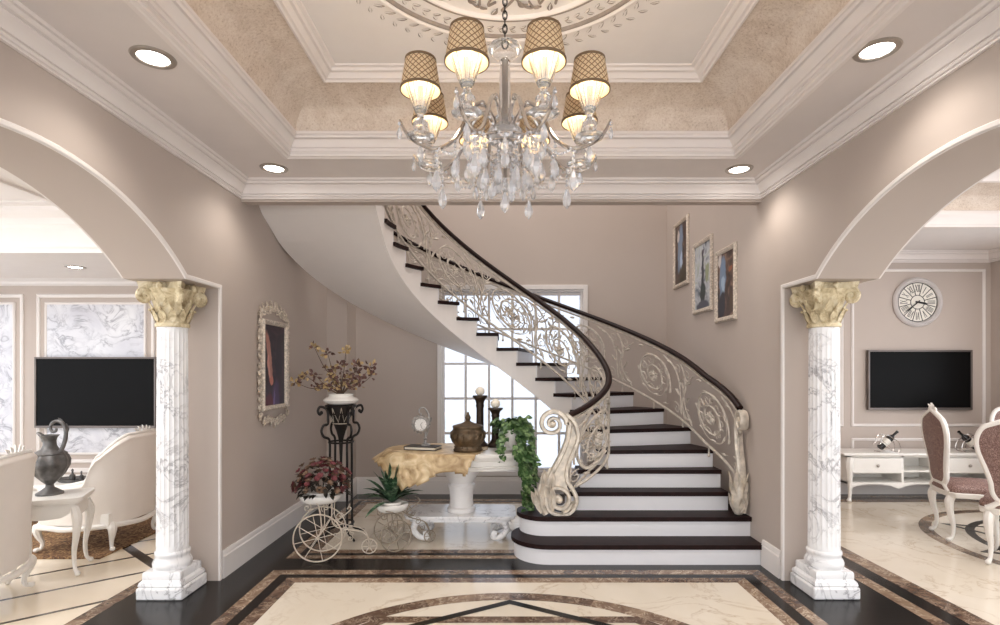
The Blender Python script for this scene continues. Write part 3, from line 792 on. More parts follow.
# newel of the outer balustrade: seen edge on against the wall
mb = MB(); D3 = 4.47
def PR(y_, z_): return Vector((1.975, y_, z_))
sp_ = [(4.45+ (.02+.045*i/24)*cos(a), 1.09+(.02+.075*i/24)*sin(a)) for i, a in [(i, -2*pi*1.3*i/24+2.4) for i in range(25)]]
pts = [PR(a,b) for a,b in sp_]+[PR(4.52,1.02),PR(4.50,.86),PR(4.46,.72),PR(4.44,.6),PR(4.43,.48)]
ribbon(mb, pts, .014, .034, 0, (1,0,0))
mb.tube([PR(4.50,1.12),PR(4.54,.98),PR(4.54,.84),PR(4.50,.7),PR(4.47,.58)], [.012,.016,.018,.022,.03], 8)
mb.ball(PR(4.45,1.09), (.03,.05,.04), 10, 8)
mb.build('newel_scroll', 'iron_lt', bo_, world=True)
mb = MB()
mb.tube([(1.955,4.46,.335),(1.945,4.45,.40),(1.95,4.45,.52),(1.96,4.46,.64),(1.965,4.47,.74)], [.035,.062,.055,.032,.018], 12)
for k in range(12):
    a = 2*pi*k/12; z_ = .35+.10*(k % 3); ln = .13 if k % 2 else .16
    d = Vector((cos(a)*.12, sin(a)*.12, 1.0)); mb.leaf((1.95+.045*cos(a),4.45+.045*sin(a),z_), d, (cos(a),sin(a),.1), ln, .055, 0, -.14, .006)
mb.build('acanthus_leaf', 'iron_lt', bo_, world=True); mb = MB()
mb.tube([(1.99,4.44,.34),(2.005,4.42,.43),(1.985,4.42,.52),(2.005,4.41,.58)], [.014,.012,.01,.008], 8)
mb.build('tendril', 'iron_lt', bo_, world=True)
# ---------------------------------------------------------------- columns
def make_column(label, loc):
    th = thing('corinthian_column', label, 'column', loc, 0, 'fluted columns in the archways')
    mb = MB(); mb.box(-.165,.165,-.165,.165,0,.08); mb.build('plinth','marble',th,bevel=.012)
    mb = MB(); sweep2(mb, [(-.10,-.10),(-.10,.10),(.10,.10),(.10,-.10)], [(.0,.075),(.045,.075),(.055,.09),(.05,.11),(.035,.125),(.035,.165),(.03,.175),(0,.175)], fr, True)
    mb.box(-.1,.1,-.1,.1,.09,.175); mb.build('plinth_step','marble',th,angle=30)
    mb = MB(); mb.lathe([(.0,.17),(.118,.17),(.128,.19),(.13,.215),(.12,.235),(.112,.245),(.112,.26),(.118,.272),(.116,.288),(.106,.295)],40); mb.build('base_moulding','marble',th,angle=50)
    mb = MB(); nf = 20
    fl_ = lambda a, z: 1-.055*abs(sin(a*nf/2))**.6*(1 if .33 < z < 1.77 else 0)
    mb.lathe([(.107,.28),(.106,.32),(.1055,.335),(.104,.6),(.102,1.1),(.099,1.76),(.099,1.775),(.101,1.80),(.101,1.82)], nf*8, mod=fl_)
    mb.build('shaft','marble',th,angle=25)
    cp = MB(); cp.lathe([(.098,1.80),(.112,1.805),(.112,1.825),(.10,1.835),(.104,1.9),(.115,1.98),(.145,2.04),(.16,2.055)],32)
    o = cp.build('capital','capital',th,angle=50)
    ab = MB(); pts = []
    for k in range(4):
        a0 = pi/4+k*pi/2
        for i in range(9):
            u = i/8; a = a0+u*pi/2; base = .215*cos(pi/4)/max(cos(a-a0-pi/4),.01)
            r_ = base-(.05*sin(pi*u)) if 0 < i < 8 else .225
            if i == 8: continue
            pts.append((r_*cos(a), r_*sin(a)))
    ab.prism(pts, lambda p: (p[0]*.94,p[1]*.94,2.052), lambda p: (p[0],p[1],2.098)); ab.build('abacus','capital',o,angle=30)
    lf = MB()
    for tier,(z0,r0,ln,n,off) in enumerate(((1.825,.103,.10,12,0),(1.87,.105,.12,12,.5))):
        for k in range(n):
            a = 2*pi*(k+off)/n; c_ = Vector((cos(a),sin(a),0))
            lf.leaf((r0*c_.x,r0*c_.y,z0), Vector((c_.x*.15,c_.y*.15,1)), c_, ln, .055, 0, -.26-.1*tier, .004)
            e = Vector((r0*c_.x,r0*c_.y,z0))+Vector((c_.x*.15,c_.y*.15,1)).normalized()*ln*.93+c_*ln*(.24+.1*tier)
            lf.ball(e, (.012,.012,.010), 8, 5)
    lf.build('acanthus_leaves','capital',o,angle=50)
    for k in range(4):
        a = pi/4+k*pi/2; v = MB(); c_ = Vector((cos(a),sin(a),0))
        sp = [c_*(.175+ (.045*(1-i/26))*cos(t_))+Vector((0,0,2.003+(.045*(1-i/26))*sin(t_))) for i, t_ in [(i, pi/2-2*pi*1.5*i/26) for i in range(27)]]
        st_ = [c_*.10+Vector((0,0,1.91)), c_*.112+Vector((0,0,1.97)), c_*.135+Vector((0,0,2.03))]
        v.tube(st_+sp, [.014,.018,.022]+[.022-.008*i/26 for i in range(27)], 8)
        v.ball(c_*.175+Vector((0,0,2.003)), (.02,.02,.02), 8, 6)
        v.build('volute','capital',o)
    for k in range(4):
        a = k*pi/2; v = MB(); v.ball((.155*cos(a),.155*sin(a),2.07),(.022,.022,.026),10,7); v.build('flower','capital',o)
    return th
colL = make_column('fluted white marble column with a gold capital in the left arch, beside the living room', (-2.25,3.69,0)); colL.scale = (.93,.93,1)
dup(colL, (2.205,3.70,0), 0, 'fluted white marble column with a gold capital in the right arch, beside the dining room')

# ---------------------------------------------------------------- ceiling medallion
mx, my, mz = .03, 2.22, 3.345
med = thing('ceiling_medallion','round plaster ceiling rose with leaf relief above the chandelier','ceiling rose',(mx,my,mz))
def ringm(r, w, h, mat, name):
    mb = MB(); mb.lathe([(r-w,0),(r-w*.6,-h*.8),(r,-h),(r+w*.6,-h*.8),(r+w,0)], 96, caps=False); mb.build(name, mat, med, angle=60)
ringm(.742,.011,.016,'mould_mark','ring'); ringm(.765,.014,.022,'mould','ring'); ringm(.605,.010,.014,'mould_mark','ring'); ringm(.585,.012,.02,'mould','ring')
mb = MB()
for k in range(72):
    a = 2*pi*k/72; 
    for r_, ln, da in ((.80,.065,.9),(.86,.05,-.8),(.665,.045,1.2),(.69,.04,-1.0)):
        p = Vector((r_*cos(a+da*.02), r_*sin(a+da*.02), -.002)); d = Vector((cos(a+da), sin(a+da), 0))
        mb.leaf(p, d, (0,0,-1), ln, .02, 0, .05, .008)
mb.build('leaf_border','mould_mark',med)['kind'] = 'stuff'
mb = MB()
for k in range(12):
    a = 2*pi*k/12
    def pl(r_, da): return Vector((r_*cos(a+da), r_*sin(a+da), -.006))
    mb.tube(spline([pl(.2,0),pl(.32,.1),pl(.42,-.08),pl(.53,.06)],6), .007, 6)
    mb.tube(spline([pl(.42,-.05),pl(.50,-.16),pl(.52,-.24),pl(.47,-.22)],6), .006, 6)
    mb.tube(spline([pl(.36,.06),pl(.44,.18),pl(.50,.2),pl(.47,.13)],6), .006, 6)
    for r_, da, dd in ((.3,.1,.9),(.36,-.1,-.9),(.42,.12,1.1),(.47,-.1,-.8),(.52,.1,.6),(.5,-.2,2.0),(.53,.2,2.2)):
        p = pl(r_,da); d = Vector((cos(a+dd),sin(a+dd),0)); mb.leaf(p,d,(0,0,-1),.06,.03,0,.05,.008)
mb.build('relief','mould_mark',med)
# ---------------------------------------------------------------- chandelier
cx0, cy0 = .012, 2.22
ch = thing('chandelier','crystal chandelier with eight lattice patterned tan lampshades hanging from the ceiling rose','chandelier',(cx0,cy0,2.15))
def cb(mb, name, mat, par=ch, **k): return mb.build(name, mat, par, **k)
Zc = lambda z: z-2.15
def Lz(prof): return [(r_, Zc(z)) for r_, z in prof]
mb = MB(); mb.lathe(Lz([(.0,3.345),(.07,3.345),(.065,3.32),(.03,3.30),(.012,3.285),(0,3.285)]),24); cb(mb,'canopy','brass')
z = 3.29; i = 0
mb = MB()
while z > 2.86:
    pts = [((.009*cos(t_) if i % 2 else 0), (0 if i % 2 else .009*cos(t_)), Zc(z-.016+.019*sin(t_))) for t_ in [2*pi*k/10 for k in range(10)]]
    mb.tube(pts, .003, 5, closed=True); z -= .028; i += 1
cb(mb,'chain','blackiron')
mb = MB(); mb.lathe(Lz([(.0,2.865),(.02,2.862),(.045,2.85),(.066,2.835),(.07,2.825),(.05,2.80),(.028,2.785),(.018,2.76),(.022,2.74),(.024,2.60),(.02,2.58),(.03,2.56),(.04,2.545),(.03,2.53),(0,2.53)]),16); cb(mb,'stem','crystal_clear',angle=25)
mb = MB(); mb.lathe(Lz([(.0,2.79),(.008,2.79),(.008,2.30),(0,2.30)]),8); cb(mb,'rod','brass')
mb = MB(); mb.lathe(Lz([(0,2.54),(.03,2.535),(.05,2.51),(.075,2.485),(.08,2.465),(.06,2.44),(.035,2.43),(.03,2.40),(.05,2.385),(.055,2.37),(.03,2.35),(0,2.345)]),12); cb(mb,'hub','crystal',angle=20)
# arm with cup, candle, shade in a local frame pointing +X, origin at the chandelier axis
def armp(): return [Vector(p) for p in spline([(.03,0,Zc(2.46)),(.055,0,Zc(2.54)),(.10,0,Zc(2.585)),(.15,0,Zc(2.545)),(.21,0,Zc(2.43)),(.28,0,Zc(2.375)),(.353,0,Zc(2.38)),(.405,0,Zc(2.41)),(.435,0,Zc(2.46))],6)]
mb = MB(); P = armp(); mb.tube(P, [.0085]*(len(P)-10)+[.0085-.0005*i for i in range(10)], 8)
mb.ball((.353,0,Zc(2.385)),(.012,.012,.012),8,6); mb.ball((.10,0,Zc(2.585)),(.013,.013,.013),8,6)
arm0 = mb.build('arm','chrome')
mb = MB(); c_ = (.353,0)
rib = lambda a, z: 1+.06*abs(sin(a*8))
mb.lathe(Lz([(.0,2.392),(.03,2.39),(.052,2.402),(.055,2.41),(.028,2.41),(.016,2.42),(.028,2.44),(.03,2.46),(.015,2.48),(.012,2.495),(.022,2.51)]),16,c_,mod=rib)
dish0 = mb.build('candle_cup','crystal_clear',angle=20)
mb = MB(); mb.lathe(Lz([(.018,2.50),(.03,2.53),(.044,2.575),(.05,2.60),(.046,2.60),(.036,2.57),(.02,2.52)]),24,c_,mod=lambda a,z: 1+.12*abs(sin(a*6)))
crown0 = mb.build('glass_crown','crystal_clear',angle=20)
mb = MB(); mb.lathe(Lz([(.0,2.50),(.011,2.50),(.011,2.60),(0,2.60)]),10,c_); cnd0 = mb.build('candle','wax')
mb = MB(); mb.lathe(Lz([(.0,2.60),(.010,2.605),(.015,2.625),(.012,2.65),(.004,2.67),(0,2.675)]),12,c_); blb0 = mb.build('bulb','bulb')
# shade mesh origin on its own axis so that the lattice follows it
mb = MB(); rb, rt, hs = .078, .058, .122
mb.lathe([(rb,0),(rt,hs)],40,caps=False); mb.lathe([(rb-.002,0),(rt-.002,hs)],40,caps=False,mi=1)
mb.lathe([(rb-.003,0),(rb+.0015,-.001),(rb+.001,.010),(rb-.003,.010)],40,caps=False,mi=2); mb.lathe([(rt-.003,hs),(rt+.002,hs+.001),(rt+.003,hs-.009),(rt-.003,hs-.008)],40,caps=False,mi=2)
for k in range(3):
    a = 2*pi*k/3; mb.tube([(0,0,hs-.02),(rt*cos(a),rt*sin(a),hs-.01)],.0012,5,2)
shd0 = mb.build('lampshade',['shade','shade_in','shade_band'])
first = True
for k in range(8):
    a = radians(22.5+45*k)
    for src in (arm0, dish0, crown0, cnd0, blb0):
        o = src if first else src.copy()
        if not first: COL.objects.link(o)
        o.parent = ch; o.rotation_euler = (0,0,a)
    o = shd0 if first else shd0.copy()
    if not first: COL.objects.link(o)
    o.parent = ch; o.location = (.353*cos(a), .353*sin(a), Zc(2.584)); o.rotation_euler = (0,0,a)
    first = False
# crystal drops
def drop(nb, size, gap=.019, rb_=.0075):
    mb = MB(); z = 0
    for i in range(nb):
        mb.ball((0,0,z-rb_),(rb_,rb_,rb_),6,4); z -= gap
    s = size; mb.lathe([(0,z),(s*.18,z-s*.25),(s*.42,z-s*.9),(s*.5,z-s*1.35),(s*.36,z-s*1.8),(0,z-s*2.2)][::-1],6)
    mb.tube([(0,0,0),(0,0,z)],.0012,4)
    return mb.build('crystal_drop','crystal',angle=0)
d_ = {}
def hang(nb, size, x, y, z):
    key = (nb, size)
    if key not in d_: o = d_[key] = drop(nb, size)
    else: o = d_[key].copy(); COL.objects.link(o)
    o.parent = ch; o.location = (x,y,Zc(z)); o.rotation_euler = (0,0,rnd.random()*3)
for k in range(8):
    a = radians(22.5+45*k)
    for r_, z_, nb, sz in ((.353,2.375,0,.03),(.29,2.37,4,.042),(.215,2.42,4,.036),(.435,2.452,1,.022)):
        hang(nb, sz, r_*cos(a), r_*sin(a), z_)
    for r_, da, z_, nb, sz in ((.15,.39,2.42,3,.038),(.09,.1,2.42,5,.036),(.20,.39,2.40,1,.03)):
        hang(nb, sz, r_*cos(a+da), r_*sin(a+da), z_)
for k in range(6):
    a = 2*pi*k/6; hang(4 if k % 2 else 2, .034, .055*cos(a), .055*sin(a), 2.36)
hang(5, .04, 0, 0, 2.335)
for r_, z_ in ((.15,2.42),(.09,2.42),(.055,2.365)):
    mb = MB(); mb.tube([(r_*cos(2*pi*k/32), r_*sin(2*pi*k/32), Zc(z_)) for k in range(32)], .0045, 6, closed=True); cb(mb,'ring','chrome')
mb = MB()                              # bead swags between arms
for k in range(8):
    a0, a1 = radians(22.5+45*k), radians(67.5+45*k)
    for (r_, z0, sag) in ((.29,2.385,.06),(.18,2.50,.10)):
        A = Vector((r_*cos(a0),r_*sin(a0),Zc(z0))); B = Vector((r_*cos(a1),r_*sin(a1),Zc(z0)))
        for i in range(1,12):
            u = i/12; p = A.lerp(B,u); p.z -= sag*4*u*(1-u); mb.ball(p,.0065,6,4)
cb(mb,'bead_swags','crystal',angle=0)['kind'] = 'stuff'
# ---------------------------------------------------------------- recessed lights
def downlight(label, x, y, z, src=None):
    th = thing('recessed_light', label, 'ceiling light', (x,y,z), 0, 'recessed ceiling lights')
    mb = MB(); mb.lathe([(.065,-.003),(.070,-.009),(.092,-.007),(.097,-.001),(.097,.0),(.068,.0)],40,caps=False); mb.build('trim_ring','brass',th)
    mb = MB(); mb.lathe([(0,-.005),(.045,-.007),(.066,-.003),(.066,-.001),(0,-.001)],32); mb.build('lens','lamp',th)
    return th
DLs = [('recessed light in the left soffit, nearer the camera',-1.64,2.54),('recessed light in the left soffit, at the far corner by the header',-1.655,3.92),
       ('recessed light in the right soffit, nearer the camera',1.722,2.48),('recessed light in the right soffit, at the far corner by the header',1.73,3.94)]
for l_, x, y in DLs: downlight(l_, x, y, SZ)
downlight('recessed light in the white living room ceiling seen through the left arch', -4.63, 5.86, 2.64)
# ---------------------------------------------------------------- televisions, clock
def tv(label, x0, x1, y0, y1, D):
    xc = (X_(x0,D)+X_(x1,D))/2; w = (X_(x1,D)-X_(x0,D))/2; zc = (Z_(y0,D)+Z_(y1,D))/2; h = (Z_(y0,D)-Z_(y1,D))/2
    th = thing('television', label, 'television', (xc, D+.05, zc-h))
    mb = MB()
    for a in ((-w,w,0,.028),(-w,w,2*h-.022,2*h),(-w,-w+.022,.02,2*h-.02),(w-.022,w,.02,2*h-.02)): mb.box(a[0],a[1],-.05,-.01,a[2],a[3])
    mb.box(-w+.01,w-.01,-.03,0,.01,2*h-.01); mb.build('frame','tv_frame',th,bevel=.004)
    mb = MB(); mb.box(-w+.02,w-.02,-.042,-.03,.026,2*h-.02); mb.build('screen','tv',th,angle=0)
    mb = MB(); mb.box(-.2,.2,0,.0499,h-.15,h+.15); mb.build('bracket','tv_frame',th,angle=0)
tv('black flat television with a grey frame on the marble wall of the living room', 34,155.5,357,428, YB-.1)
tv('black flat television with a grey frame on the dining room wall under the clock', 868.5,973,350,410, YB-.06)
D = YB-.03; xc, zc = X_(918.5,D), Z_(302,D)
ck = thing('wall_clock','round white wall clock with roman numerals above the dining room television','clock',(xc,YB-.002,zc-.3))
RY = Matrix.Translation((0,0,.3)) @ Matrix.Rotation(radians(90),4,'X')
mb = MB(); mb.lathe([(.235,.0),(.300,.0),(.305,.015),(.295,.035),(.28,.045),(.268,.035),(.262,.042),(.252,.03),(.245,.02)],56,mat=RY,caps=False); mb.build('rim','grey_rim',ck,angle=40)
mb = MB(); mb.lathe([(0,.0),(.25,.0),(.25,.012),(0,.012)],48,mat=RY); mb.build('dial','paper',ck,angle=40)
mb = MB(); ri = []
for r_ in (.238,.085): mb.lathe([(r_-.004,.013),(r_-.004,.015),(r_+.004,.015),(r_+.004,.013)],48,mat=RY,caps=False)
for k in range(12):
    a = 2*pi*(k+.5)/12; mm = RY @ Matrix.Rotation(a,4,'Z'); mb.box(-.004,.004,.085,.238,.012,.0145,mat=mm)
mb.build('dial_lines','ink',ck,angle=0)
def stroke(mb, mm, x0,y0,x1,y1,w=.006):
    d = Vector((x1-x0,y1-y0)); n = Vector((-d.y,d.x)).normalized()*w/2
    mb.prism([(x0+n.x,y0+n.y),(x0-n.x,y0-n.y),(x1-n.x,y1-n.y),(x1+n.x,y1+n.y)], lambda p: tuple(mm@Vector((p[0],p[1],.012))), lambda p: tuple(mm@Vector((p[0],p[1],.0148))))
for k, num in enumerate(['XII','I','II','III','IIII','V','VI','VII','VIII','IX','X','XI']):
    mb = MB(); mm = RY @ Matrix.Rotation(-2*pi*k/12,4,'Z'); wd = {'I':.010,'V':.022,'X':.022}
    tot = sum(wd[c] for c in num); x = -tot/2; sc_ = min(1.5, .078/tot)
    x *= sc_
    for c in num:
        w = wd[c]*sc_; y0_, y1_ = .125, .215
        if c == 'I': stroke(mb,mm,x+w/2,y0_,x+w/2,y1_,.0055)
        elif c == 'V': stroke(mb,mm,x+w*.12,y1_,x+w/2,y0_,.0055); stroke(mb,mm,x+w*.88,y1_,x+w/2,y0_,.003)
        else: stroke(mb,mm,x+w*.1,y1_,x+w*.9,y0_,.0055); stroke(mb,mm,x+w*.9,y1_,x+w*.1,y0_,.003)
        x += w
    mb.build('numeral','ink',ck,angle=0)
for nm, hr, ln, w in (('hour_hand',3.35,.13,.020),('minute_hand',7.7,.20,.013)):
    mb = MB(); mm = RY @ Matrix.Rotation(-2*pi*hr/12,4,'Z')
    zz = .018 if nm == 'hour_hand' else .022
    mb.prism([(-w*.5,-.03),(w*.5,-.03),(w*.6,ln*.7),(0,ln),(-w*.6,ln*.7)], lambda p: tuple(mm@Vector((p[0],p[1],zz))), lambda p: tuple(mm@Vector((p[0],p[1],zz+.003))))
    mb.ball(tuple(mm@Vector((0,0,zz+.002))), .012, 8, 5)
    mb.build(nm,'ink',ck,angle=0)
# ---------------------------------------------------------------- pictures
def picture(name, label, group, wall_x, side, y0, y1, z0, z1, fmat, art, fw=.045, fd=.03):
    """flat picture on a side wall; local X runs along the wall, local Z is up"""
    w, h = (y1-y0), (z1-z0)
    th = thing(name, label, 'picture', (wall_x, (y0+y1)/2, z0), pi/2 if side > 0 else -pi/2, group)
    # local frame: +X along wall, -Y ... towards the room
    mb = MB(); prof = [(0,0),(0,fd*.6),(fw*.3,fd),(fw*.7,fd*.8),(fw,fd*.45),(fw,0)]
    s = 1 if side > 0 else 1
    sweep2(mb, [(-w/2,0),(w/2,0),(w/2,h),(-w/2,h)], prof, lambda a,b,u: (a, u+.001 if side>0 else u+.001, b), True)
    mb.build('frame', fmat, th, angle=30)
    M['art_tmp'] = art
    mb = MB(); mb.box(-w/2+fw*.9,w/2-fw*.9,.001,.010,fw*.9,h-fw*.9); mb.build('canvas','art_tmp',th,angle=0)
    return th
for k, (nm, x0, x1, yt, yb, bg, sp) in enumerate([
  ('farthest and highest',675,689.5,213.4,283,[(.3,L(34,28,30)),(.55,L(84,66,58)),(.7,L(140,116,98))],
     [(.03,.44,.085,.30,L(122,140,164),.15),(-.01,.30,.05,.10,L(176,196,222),0),(.09,.58,.05,.08,L(206,196,190),0),(-.06,.12,.13,.12,L(52,46,30),0),(-.1,.62,.07,.08,L(60,36,30),0)]),
  ('middle',694.5,713.5,233,309.7,[(.3,L(70,84,100)),(.5,L(196,200,206)),(.7,L(150,160,134))],
     [(0,.34,.04,.30,L(44,48,66),.05),(0,.2,.08,.13,L(40,56,58),0),(.0,.60,.03,.045,L(58,46,66),0),(-.12,.38,.05,.10,L(150,158,126),0),(0,.07,.2,.06,L(70,76,92),0)]),
  ('nearest and lowest',717,737.5,241.5,319,[(.3,L(36,26,26)),(.5,L(84,62,54)),(.7,L(156,126,106))],
     [(.07,.40,.08,.22,L(118,140,168),.1),(.06,.34,.04,.10,L(164,186,208),0),(.13,.58,.045,.08,L(212,204,200),0),(.08,.16,.08,.14,L(30,32,48),.2),(-.10,.46,.03,.04,L(150,90,62),0),(-.12,.16,.05,.10,L(84,64,44),0)])]):
    y1 = XR*540/(x0-502); y0 = XR*540/(x1-502); z1 = Z_(yt,y0); z0 = Z_(yb,y0)
    art = painting('art_blue_%d' % k, bg, [(-a[0] if False else a[0],*a[1:]) for a in sp])
    picture('framed_picture', 'narrow framed painting on the stair wall, %s of the three' % nm, 'pictures on the stair wall', XR, 1, y0, y1, z0, z1, 'silver', art)
M['art_purple'] = painting('art_purple', [(.3,L(18,14,26)),(.5,L(40,28,44)),(.7,L(70,44,60))],
    [(.10,.60,.05,.24,L(176,124,112),-.25),(.11,.52,.03,.12,L(206,150,136),-.25),(.06,.40,.035,.05,L(196,120,104),0),(-.03,.22,.09,.2,L(70,52,92),.1),(.0,.20,.02,.14,L(112,92,140),.1),(-.1,.6,.08,.2,L(24,18,40),0),(.1,.16,.1,.14,L(92,30,48),0)], 7)
# ornate mirror-like silver frame on the left wall
py0, py1, pz0_, pz1_ = 4.47, 5.14, 1.03, 2.08
th = thing('ornate_picture','tall dark painting in an ornate pierced silver frame on the left wall','picture',(XL,(py0+py1)/2,pz0_),-pi/2)
w = .50; zb, zt = .15, .91
mb = MB(); sweep2(mb, [(-w/2,zb),(w/2,zb),(w/2,zt),(-w/2,zt)], [(-.012,0),(-.012,.03),(.0,.042),(.02,.034),(.03,.02),(.03,0)], lambda a,b,u: (a,u+.001,b), True)
mb.build('inner_frame','silver',th,angle=30)
mb = MB(); mb.box(-w/2+.02,w/2-.02,.001,.014,zb+.02,zt-.02); mb.build('canvas','art_purple',th,angle=0)
mb = MB()
def fsp(cx_, cz_, r_, a0, tn, sg, th_=.008):
    mb.tube([(x,.018+.006*sin(i),y) for i,(x,y) in enumerate(spiral(cx_,cz_,r_,.006,a0,tn,16,sg))], th_, 6)
def flf(x, z, a, ln, wd):
    mb.leaf((x,.016,z),(cos(a),.12,sin(a)),(0,1,0),ln,wd,0,.1,.008)
r2 = random.Random(3)
for s in (-1,1):
    nz = 11
    for i in range(nz):
        z_ = zb+.02+(zt-zb-.04)*i/(nz-1); fsp(s*(w/2+.045), z_, .034, i*1.7, 1.3, s if i % 2 else -s)
        flf(s*(w/2+.02), z_+.03, pi/2+s*-.7, .07, .03); flf(s*(w/2+.05), z_-.02, (0 if s > 0 else pi)+.4*r2.uniform(-1,1), .04, .02)
    for (x,z,r_) in ((.22,.98,.045),(.14,1.0,.05),(.06,1.02,.04),(.19,.05,.045),(.12,.06,.045),(.05,.04,.04),(.27,.95,.035),(.27,.10,.035)):
        fsp(s*x, z, r_, 1.3*r_*100, 1.4, s); flf(s*x, z+.02, 1.2 if z > .5 else -1.2, .06, .03); flf(s*x, z, (0 if s > 0 else pi), .06, .03)
for x,z,a,l_ in ((0,1.0,pi/2,.10),(-.02,1.0,2.2,.08),(.02,1.0,.95,.08),(0,.06,-pi/2,.09),(-.02,.06,-2.2,.07),(.02,.06,-.95,.07)): flf(x,z,a,l_,.04)
mb.build('scroll_border','silver',th)
# ---------------------------------------------------------------- furniture helpers
def cabriole(mb, x, y, h, dx, dy, r=.03, mi=0, n=8):
    """curved leg from (x,y,h) down to the floor, knee bulging along (dx,dy)"""
    d = Vector((dx,dy,0)).normalized()
    B = Vector((x,y,0))
    pts = spline([B+Vector((0,0,h)), B+d*.03+Vector((0,0,h*.85)), B+d*.022+Vector((0,0,h*.62)), B-d*.004+Vector((0,0,h*.34)), B+d*.004+Vector((0,0,h*.12)), B+d*.03+Vector((0,0,.022))], 5)
    N = len(pts); prof = [1.25,1.35,1.0,.66,.52,.62]
    rr = []
    for i in range(N):
        u = i/(N-1)*5; k = min(int(u),4); rr.append(r*(prof[k]+(prof[k+1]-prof[k])*(u-k)))
    mb.tube(pts, rr, n, mi); mb.ball(B+d*.036+Vector((0,0,.019)), (r*.8,r*.8,.019), 8, 6, mi)
def rbox(mb, x0,x1,y0,y1,z0,z1, r=.04, bul=.0, n=5, mi=0):
    """cushion: rounded box, top bulging"""
    cx_, cy_, cz_ = (x0+x1)/2,(y0+y1)/2,(z0+z1)/2; hx,hy,hz = (x1-x0)/2,(y1-y0)/2,(z1-z0)/2
    def fn(u,v):
        a = 2*pi*u; p = -pi/2+pi*v; e = .35
        sg = lambda t_: (1 if t_ >= 0 else -1)*abs(t_)**e
        return (cx_+hx*sg(cos(a))*abs(cos(p))**e, cy_+hy*sg(sin(a))*abs(cos(p))**e, cz_+hz*(1 if p >= 0 else -1)*abs(sin(p))**(.5)+ (bul*cos(p)**.5*0))
    mb.sheet(fn, 40, 17, mi, cu=True)
# ---- armchairs of the living room
def armchair(label, loc, rotz):
    th = thing('armchair', label, 'armchair', loc, rotz, 'ivory armchairs in the living room')
    # facing local -X ; depth x -.34...34, width y -.36...36
    hx, hy = .31, .33
    def plan(u):                          # U from the near arm front round the back to the far arm front
        if u < .34: t_ = u/.34; return (-hx+t_*(hx+.12), -hy, 0, -1)
        if u < .5: a = -pi/2+(u-.34)/.16*pi/2*.92; return (.12+.19*cos(a), -.12+(hy-.12)*sin(a), cos(a), sin(a))
        x,y,nx,ny = plan(1-u) if u > .5 else (hx, 0, 1, 0); return (x,-y,nx,-ny)
    def top(u):
        q = min(u,1-u)
        if q < .12: return .50+.02*sin(q/.12*pi/2)
        if q < .30: return .52+.05*(q-.12)/.18
        if q < .38: t_ = (q-.30)/.08; return .57+.22*(t_*t_*(3-2*t_))
        t_ = (q-.38)/.12; return .79+.155*sin(t_*pi/2)
    mb = MB()
    def shell(u,v):
        x,y,nx,ny = plan(u); zt_ = top(u); lo = .22; hi = zt_
        flare = .0
        k = v*6
        prof = [(.0,lo),(.012,(lo+hi)*.5),(.035,hi-.05),(.045,hi-.02),(.03,hi),(-.0,hi+.012),(-.04,hi-.005),(-.055,hi-.04),(-.06,(lo+hi)*.55),(-.06,lo)]
        j = v*(len(prof)-1); i_ = min(int(j),len(prof)-2); f_ = j-i_
        o_ = prof[i_][0]*(1-f_)+prof[i_+1][0]*f_; z_ = prof[i_][1]*(1-f_)+prof[i_+1][1]*f_
        return (x+nx*o_, y+ny*o_, z_)
    mb.sheet(shell, 61, 28, cv=False); 
    e0 = [shell(0,j/27) for j in range(28)]; e1 = [shell(1,j/27) for j in range(28)]
    mb.add(e0,[tuple(range(28))]); mb.add(e1,[tuple(range(28))])
    mb.build('upholstered_shell','ivory_fab',th,angle=60)
    mb = MB(); rbox(mb,-.35,.22,-.275,.275,.30,.47); mb.build('seat_cushion','ivory_fab',th,angle=60)
    mb = MB()
    rail = spline([(-.33,-.345,.21),(-.2,-.348,.20),(-.1,-.35,.19),(.05,-.35,.20),(.2,-.32,.21),(.3,-.2,.205),(.325,0,.19),(.3,.2,.205),(.2,.32,.21),(.05,.35,.20),(-.1,.35,.19),(-.2,.348,.20),(-.33,.345,.21)],5)
    mb.tube(rail,.022,8); mb.tube([(-.34,-.34,.21),(-.36,0,.19),(-.34,.34,.21)],.024,8); mb.box(-.33,.25,-.32,.32,.19,.31); mb.build('base_rail','white_lac',th,angle=40)
    mb = MB(); pts = [Vector(shell(i/60,.52))+Vector((0,0,.006)) for i in range(61)]; mb.tube(pts,.013,8)
    for i in (4,8,52,56): mb.ball(pts[i],.02,8,6)
    for k in range(5): mb.leaf(pts[30]+Vector((.0,(k-2)*.03,-.0)),(.1,(k-2)*.5,1),(1,0,0),.06,.03,0,.1,.008)
    mb.build('carved_edge','white_lac',th)
    for x,y in ((-.31,-.31),(-.31,.31),(.24,-.27),(.24,.27)):
        mb = MB(); cabriole(mb,x,y,.22,1 if x > 0 else -1,1 if y > 0 else -1,.026); mb.build('leg','white_lac',th)
    return th
ac = armchair('ivory armchair behind the small side table in the left room', (-3.5,4.78,.013), 0)
dup(ac, (-3.43,3.38,.013), radians(16), 'ivory armchair cut off by the left edge of the photo')
# rug
mb = MB(); mb.box(-5.9,-2.98,2.6,5.9,.0015,.012); tag(mb.build('rug','rug',angle=0),'dark brown patterned rug under the living room armchairs','rug') if False else None
mb = MB(); mb.box(-5.6,-3.22,4.32,5.95,.0015,.012); tag(mb.build('rug','rug',angle=0,bevel=.003),'brown patterned rug on the living room floor beneath the armchair','rug')
